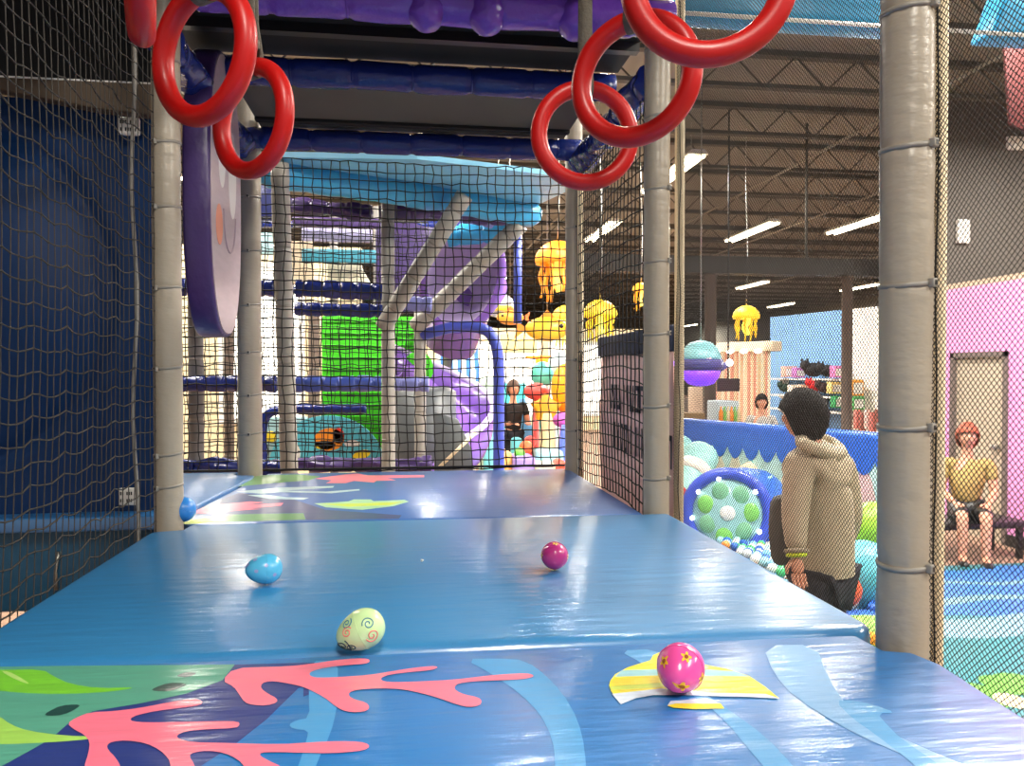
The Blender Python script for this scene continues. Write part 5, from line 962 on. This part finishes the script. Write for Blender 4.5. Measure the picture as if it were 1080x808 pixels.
t = thing('hanging_flag', 'dark red hanging banner at the top right edge', 'banner', W(1068, 130, 5.5)); a_, b_ = W(1058, 36, 5.5), W(1110, 130, 5.5); MB().prism([(a_[0], a_[1], a_[2]), (b_[0], a_[1], a_[2]), (b_[0], a_[1], b_[2] - 0.1), (a_[0] + 0.06, a_[1], b_[2])], (0, 0.02, 0), matt('dark_red_cloth', (72, 20, 18)), 0.004).build('cloth', t); MB().tube([(a_[0] - 0.05, a_[1], a_[2]), (b_[0] + 0.05, a_[1], a_[2])], 0.015, M_STEEL, 8).build('rod', t)
def plate(x, y, w_, h, label): 
    q = W(x, y, 11.5); tag(MB().rbox((q[0] - w_ / 2, 9.55, q[2] - h / 2), (q[0] + w_ / 2, 9.6, q[2] + h / 2), M_WHITE, 0.01).build('wall_plate'), label, 'plate')
r1 = WY(1016, 244, 9.56); tag(MB().rbox((r1[0] - 0.09, 9.54, r1[2] - 0.16), (r1[0] + 0.09, 9.6, r1[2] + 0.16), M_WHITE, 0.01).build('wall_plate'), 'white plate on the dark wall above the pink partition', 'plate')
r1 = WY(1074, 151, 9.56); tag(MB().rbox((r1[0] - 0.16, 9.54, r1[2] - 0.09), (r1[0] + 0.16, 9.6, r1[2] + 0.09), M_WHITE, 0.01).build('wall_plate'), 'white plate high on the dark wall at the right edge', 'plate')

# ------------------------------------------------------------------ people
def skinned(joints, edges, sub=2, root=0):
    me = bpy.data.meshes.new('tmp'); me.from_pydata([j[0] for j in joints], edges, []); o = bpy.data.objects.new('tmp', me); COL.objects.link(o)
    md = o.modifiers.new('s', 'SKIN'); md.use_smooth_shade = True; sv = me.skin_vertices[0].data
    for i, j in enumerate(joints): r = j[1]; sv[i].radius = r if hasattr(r, '__len__') else (r, r); sv[i].use_root = (i == root)
    o.modifiers.new('u', 'SUBSURF').levels = sub
    dg = bpy.context.evaluated_depsgraph_get(); ev = o.evaluated_get(dg); m2 = ev.to_mesh(); V = [v.co[:] for v in m2.vertices]; F = [tuple(p.vertices) for p in m2.polygons]; ev.to_mesh_clear()
    bpy.data.objects.remove(o); bpy.data.meshes.remove(me); return V, F
def fingers(mb, wrist, hand_dir, side, L, m, curl=0.35, thumb=1):
    h = Vector(hand_dir).normalized(); s = Vector(side).normalized(); nrm = h.cross(s); w = Vector(wrist); J = [(w, (L * 0.16, L * 0.11)), (w + h * L * 0.25, (L * 0.21, L * 0.10)), (w + h * L * 0.48, (L * 0.22, L * 0.09))]
    V, F = skinned([(tuple(p), r) for p, r in J], [(0, 1), (1, 2)], 2); mb.add(V, F, m)
    for i, (o, l) in enumerate(((-0.165, 0.40), (-0.055, 0.48), (0.055, 0.45), (0.16, 0.36))):
        p = w + h * L * 0.46 + s * L * o; P = [p]
        for k, f_ in enumerate((0.42, 0.33, 0.25)): an = curl * (k + 1) * 0.6; P.append(P[-1] + (h * math.cos(an) + nrm * math.sin(an)) * L * l * f_ * 1.1)
        mb.tube(P, [L * 0.055, L * 0.052, L * 0.047, L * 0.03], m, 8)
    P = [w + h * L * 0.12 - s * L * 0.14 * thumb]; P.append(P[0] + (h * 0.7 - s * 0.7 * thumb).normalized() * L * 0.22); P.append(P[1] + (h * 0.9 - s * 0.3 * thumb + nrm * 0.3).normalized() * L * 0.2); mb.tube(P, [L * 0.07, L * 0.062, L * 0.04], m, 8)
def head(mb, c, fwd, H, m, mface=None):
    """head of height H centred at c, looking along fwd: skull, jaw, nose, ears, mouth, eye sockets in one mesh"""
    f = Vector(fwd).normalized(); u = Vector((0, 0, 1)); u = (u - f * u.dot(f)).normalized(); s = f.cross(u)
    def fn(d):
        x, y, z = d; k = 1 - 0.22 * max(0, -z) * (1 if y < 0.2 else 0.7); return (x * k, y * (1 - 0.12 * max(0, -z) * (y < 0)), z)
    mb.ell(c, (H * 0.36, H * 0.44, H * 0.5), m, 24, 16, rot=(s, f, u), fn=fn)
    mb.ell(Vector(c) + f * H * 0.43 - u * H * 0.04, (H * 0.06, H * 0.09, H * 0.11), m, 12, 8, rot=(s, f, u))
    for k in (-1, 1):
        mb.ell(Vector(c) + s * k * H * 0.355 - u * H * 0.02, (H * 0.035, H * 0.075, H * 0.12), m, 12, 8, rot=(s, f, u))
        mb.ell(Vector(c) + f * H * 0.385 + s * k * H * 0.14 + u * H * 0.03, (H * 0.05, H * 0.03, H * 0.025), M_WHITEP, 10, 6, rot=(s, f, u)); mb.ell(Vector(c) + f * H * 0.41 + s * k * H * 0.14 + u * H * 0.03, H * 0.02, M_BLK, 8, 6)
    mb.ell(Vector(c) + f * H * 0.375 - u * H * 0.22, (H * 0.10, H * 0.03, H * 0.025), mat('lips', (170, 92, 84), 0.5), 12, 6, rot=(s, f, u))
def hair(mb, c, fwd, H, m, back=1.0):
    f = Vector(fwd).normalized(); u = Vector((0, 0, 1)); u = (u - f * u.dot(f)).normalized(); s = f.cross(u)
    n, k = 36, 20; V = []
    for i in range(k + 1):
        for j in range(n):
            a = 2 * PI * j / n; front = math.sin(a)                           # +1 looking forward
            thm = (0.62 + 0.16 * back * (1 - front)) * PI * (0.50 if front > 0.35 else (0.5 + 0.30 * min(1, (0.35 - front) / 0.6))) / 0.5 * 0.62
            th = thm * i / k; d = Vector((math.sin(th) * math.cos(a), math.sin(th) * front, math.cos(th))); rr = 1.08 + 0.03 * math.sin(9 * a + 5 * th) + 0.03 * math.sin(14 * a - 9 * th) + 0.015 * math.sin(23 * a + 11 * th)
            V.append(Vector(c) + s * d.x * H * 0.375 * rr + f * d.y * H * 0.455 * rr + u * d.z * H * 0.515 * rr)
    mb.add(V, [(i * n + j, (i + 1) * n + j, (i + 1) * n + (j + 1) % n, i * n + (j + 1) % n) for i in range(k) for j in range(n)], m)
def solid(o, th=0.006): md = o.modifiers.new('thickness', 'SOLIDIFY'); md.thickness = th; md.offset = 1; return o

def trim(z, VF):
    """cut the lower end of a garment off straight at height z, folding the hem in"""
    bm = bmesh.new(); vs = [bm.verts.new(v) for v in VF[0]]; [bm.faces.new([vs[i] for i in f]) for f in VF[1]]
    bmesh.ops.bisect_plane(bm, geom=bm.verts[:] + bm.edges[:] + bm.faces[:], plane_co=(0, 0, z), plane_no=(0, 0, -1), clear_outer=True)
    bm.verts.index_update(); out = ([v.co[:] for v in bm.verts], [[v.index for v in f.verts] for f in bm.faces]); bm.free(); return out
# hooded person standing beyond the fine net, back turned
fw = Vector((FV[0], FV[1], 0)).normalized(); R_ = rt
facing = (fw * 0.75 - R_ * 0.66).normalized()
d0 = 3.72; P = lambda x, y, d=d0: Vector(W(x, y, d))
pel = P(868, 602); hip = pel.z
base = Vector((pel.x, pel.y, 0)); sd_ = Vector((facing.y, -facing.x, 0))     # the person's right side
t = thing('person', 'person in an oatmeal hooded sweatshirt seen from behind through the fine net', 'person', tuple(base))
hl, hr = pel - sd_ * 0.075 - up * 0.06, pel + sd_ * 0.075 - up * 0.06
J = [(pel, 0.105), (P(867, 553), 0.105), (P(865, 508), 0.115), (P(859, 476), 0.08), (P(852, 460), (0.052, 0.052)), (P(849, 447), (0.05, 0.05)),
     (P(846, 487, 3.62), 0.06), (P(840, 545, 3.56), 0.043), (P(840, 588, 3.48), 0.030),
     (P(888, 489, 3.84), 0.055), (P(897, 545, 3.84), 0.043), (P(886, 590, 3.98), 0.030),
     (hl, 0.07), (hl - up * (hip * 0.48), 0.058), (Vector((hl.x, hl.y, 0.10)), 0.042), (Vector((hl.x, hl.y, 0.04)) + facing * 0.14, 0.038),
     (hr, 0.07), (hr - up * (hip * 0.48), 0.058), (Vector((hr.x, hr.y, 0.10)), 0.042), (Vector((hr.x, hr.y, 0.04)) + facing * 0.14, 0.038)]
E = [(0, 1), (1, 2), (2, 3), (3, 4), (4, 5), (2, 6), (6, 7), (7, 8), (2, 9), (9, 10), (10, 11), (0, 12), (12, 13), (13, 14), (14, 15), (0, 16), (16, 17), (17, 18), (18, 19)]
mb = MB(); mb.add(*skinned([(tuple(p), r) for p, r in J], E), M_SKIN)
hc = P(847, 440); head(mb, hc, facing, 0.215, M_SKIN)
hd = (P(842, 606, 3.46) - P(840, 588, 3.48)).normalized(); fingers(mb, J[8][0], hd, R_, 0.155, M_SKIN, 0.35, 1)
fingers(mb, J[11][0], (facing * 0.2 - up), facing, 0.155, M_SKIN, 0.4, 1)
mb.build('body', t)
mb = MB(); hair(mb, hc + up * 0.004, facing, 0.225, M_HAIR, 1.15); solid(mb.build('hair', t), 0.012)
Hd = [(P(869, 690), 0.15), (P(867, 560), 0.158), (P(865, 512), 0.160), (P(861, 484), 0.115), (P(855, 468), 0.072), (P(843, 492, 3.62), 0.078), (P(838, 545, 3.56), 0.066), (P(840, 583, 3.49), 0.046), (P(888, 492, 3.84), 0.08), (P(897, 545, 3.84), 0.068), (P(886, 585, 3.96), 0.046), ]
mb = MB(); mb.add(*trim(P(868, 603).z, skinned([(tuple(p), r) for p, r in Hd], [(0, 1), (1, 2), (2, 3), (3, 4), (3, 5), (5, 6), (6, 7), (3, 8), (8, 9), (9, 10)])), M_HOOD); mb.build('hooded_sweatshirt', t)
mb = MB(); hp = [P(846, 468, 3.56), P(862, 474, 3.55), P(880, 480, 3.62), P(888, 476, 3.74), P(880, 468, 3.84), P(862, 460, 3.86), P(846, 460, 3.78)]
mb.add(*skinned([(tuple(p), (0.036, 0.03)) for p in hp], [(i, (i + 1) % 7) for i in range(7)]), M_HOOD); mb.add(*skinned([(tuple(P(872, 478, 3.60)), (0.06, 0.035)), (tuple(P(876, 498, 3.58)), (0.055, 0.03)), (tuple(P(878, 508, 3.60)), (0.02, 0.02))], [(0, 1), (1, 2)]), M_HOOD); mb.build('hood', t)
Jn = [(pel - up * 0.02, 0.118), (hl, 0.085), (hl - up * hip * 0.48, 0.072), (Vector((hl.x, hl.y, 0.13)), 0.06), (hr, 0.085), (hr - up * hip * 0.48, 0.072), (Vector((hr.x, hr.y, 0.13)), 0.06)]
mb = MB(); mb.add(*skinned([(tuple(p), r) for p, r in Jn], [(0, 1), (1, 2), (2, 3), (0, 4), (4, 5), (5, 6)]), M_DENIM); mb.build('trousers', t)
for q in (hl, hr): mb = MB(); mb.add(*skinned([(tuple(Vector((q.x, q.y, 0.055)) - facing * 0.06), (0.05, 0.055)), (tuple(Vector((q.x, q.y, 0.055)) + facing * 0.05), (0.052, 0.05)), (tuple(Vector((q.x, q.y, 0.045)) + facing * 0.17), (0.045, 0.04))], [(0, 1), (1, 2)]), M_WHITEP); mb.build('shoe', t)
wr = Vector(J[8][0]); MB().torus(wr + up * 0.012, 0.038, 0.010, mat('neon_band', (206, 226, 40), 0.4), hd, 24, 8).build('wristband', t)
cf = MB(); cf.torus(wr + up * 0.03, 0.044, 0.011, matt('cuff_grey', (146, 134, 112)), hd, 24, 8); cf.build('cuff', t)
MB().add(*skinned([(tuple(P(826, 520, 3.86)), (0.05, 0.07)), (tuple(P(824, 560, 3.86)), (0.055, 0.075)), (tuple(P(826, 598, 3.86)), (0.045, 0.06))], [(0, 1), (1, 2)]), matt('grey_bag', (92, 88, 80))).build('shoulder_bag', t)

def figure(base, facing, H, seated, skin, shirt, trou, hairm, label, arms=0.3):
    f = Vector(facing).normalized(); s = Vector((f.y, -f.x, 0)); b = Vector(base); t = thing('person', label, 'person', tuple(b)); u = up
    if seated: pel = b + u * (0.27 * H); nk = pel + u * 0.30 * H
    else: pel = b + u * 0.52 * H; nk = pel + u * 0.31 * H
    hd_ = nk + u * 0.105 * H + f * 0.015; ch = pel + u * 0.2 * H
    def leg(k):
        h_ = pel + s * k * 0.055 * H - u * 0.01
        if seated: kn = h_ + f * 0.25 * H + u * 0.01; an = kn - u * (0.235 * H) + f * 0.02
        else: kn = h_ - u * 0.25 * H + f * 0.01; an = b + s * k * 0.06 * H + u * 0.05 * H
        return h_, kn, an, an - u * 0.02 + f * 0.08 * H
    def arm(k):
        sh = nk + s * k * 0.11 * H - u * 0.035 * H; el = sh - u * 0.17 * H + s * k * 0.02 * H + f * 0.03 * H; wr = el + (f * 0.9 - s * k * 0.35 + u * (arms - 0.5)).normalized() * 0.14 * H; return sh, el, wr
    L, R, AL, AR = leg(-1), leg(1), arm(-1), arm(1); q = H / 1.7
    J = [(pel, (0.12 * q, 0.09 * q)), (ch, (0.125 * q, 0.085 * q)), (nk, 0.05 * q), (hd_ - u * 0.03, 0.05 * q)] + [(p, r * q) for p, r in zip(AL, (0.055, 0.04, 0.028))] + [(p, r * q) for p, r in zip(AR, (0.055, 0.04, 0.028))] + [(p, r * q) for p, r in zip(L, (0.08, 0.055, 0.038, 0.034))] + [(p, r * q) for p, r in zip(R, (0.08, 0.055, 0.038, 0.034))]
    E = [(0, 1), (1, 2), (2, 3), (1, 4), (4, 5), (5, 6), (1, 7), (7, 8), (8, 9), (0, 10), (10, 11), (11, 12), (12, 13), (0, 14), (14, 15), (15, 16), (16, 17)]
    mb = MB(); mb.add(*skinned([(tuple(p), r) for p, r in J], E), skin); head(mb, hd_, f, 0.13 * H, skin)
    for A_, k in ((AL, -1), (AR, 1)): fingers(mb, A_[2], A_[2] - A_[1], (A_[2] - A_[1]).cross(u), 0.095 * H, skin, 0.5, k)
    mb.build('body', t); mb = MB(); hair(mb, hd_ + u * 0.003, f, 0.136 * H, hairm); solid(mb.build('hair', t), 0.008)
    G = [(pel + u * 0.02, (0.135 * q, 0.105 * q)), (ch, (0.145 * q, 0.10 * q)), (nk - u * 0.02, 0.06 * q)] + [(AL[0], 0.068 * q), ((AL[0] * 0.35 + AL[1] * 0.65), 0.06 * q), (AR[0], 0.068 * q), ((AR[0] * 0.35 + AR[1] * 0.65), 0.06 * q)]
    mb = MB(); mb.add(*skinned([(tuple(p), r) for p, r in G], [(0, 1), (1, 2), (1, 3), (3, 4), (1, 5), (5, 6)]), shirt); mb.build('shirt', t)
    G = [(pel - u * 0.005, (0.138 * q, 0.108 * q))]; E = []
    for Lg in (L, R):
        i = len(G); G += [(Lg[0], 0.092 * q), (Lg[1], 0.07 * q)] + ([] if seated else [(Lg[2] + u * 0.03, 0.055 * q)]); E += [(0, i), (i, i + 1)] + ([] if seated else [(i + 1, i + 2)])
    mb = MB(); mb.add(*skinned([(tuple(p), r) for p, r in G], E), trou); mb.build('trousers', t)
    for Lg in (L, R): mb = MB(); mb.add(*skinned([(tuple(Lg[2] - u * 0.035 * q - f * 0.02), 0.045 * q), (tuple(Lg[3] - u * 0.005), 0.042 * q), (tuple(Lg[3] + f * 0.05), 0.03 * q)], [(0, 1), (1, 2)]), M_BLK); mb.build('shoe', t)
    return t
SK2 = mat('skin_light', (214, 150, 120), 0.5)
q = WZ(1020, 612, 0.0); bs = Vector(WZ(1029, 590, 0.03))
bench = Vector((bs.x + 0.1, bs.y + 0.30, 0))
t = thing('bench', 'low black bench against the pink partition under the seated person', 'bench', tuple(bench)); MB().rbox((bench.x - 0.55, bench.y - 0.28, 0.30), (bench.x + 0.5, bench.y + 0.2, 0.365), M_BLK, 0.02).build('seat', t)
for i in range(4): MB().rbox((bench.x + (-0.5, 0.4, -0.5, 0.4)[i], bench.y + (-0.24, -0.24, 0.12, 0.12)[i], 0), (bench.x + (-0.45, 0.45, -0.45, 0.45)[i], bench.y + (-0.19, -0.19, 0.17, 0.17)[i], 0.305), M_BLK, 0.006).build('leg', t)
figure((bench.x, bench.y - 0.05, 0.0), (-0.5, -0.86, 0), 1.72, True, SK2, matt('mustard_shirt', (168, 140, 84)), M_BLK, mat('ginger_hair', (150, 70, 44), 0.6), 'seated person in a mustard shirt and black shorts by the door', 0.2)
bs = W(541, 470, 11.0); figure((bs[0], bs[1], 0.03), (0.25, -0.96, 0), 1.62, False, SK2, matt('black_tee', (40, 34, 34)), matt('black_trousers', (30, 30, 36)), mat('brown_hair', (84, 56, 40), 0.6), 'person in a black shirt standing far behind the back net', 0.6)
bs = W(803, 440, 10.6); figure((bs[0], bs[1], 0.0), (-0.3, -0.95, 0), 1.46, False, SK2, matt('grey_tee', (180, 178, 172)), M_DENIM, M_HAIR, 'person in a pale grey top behind the pit wall near the curtain booth', 0.5)
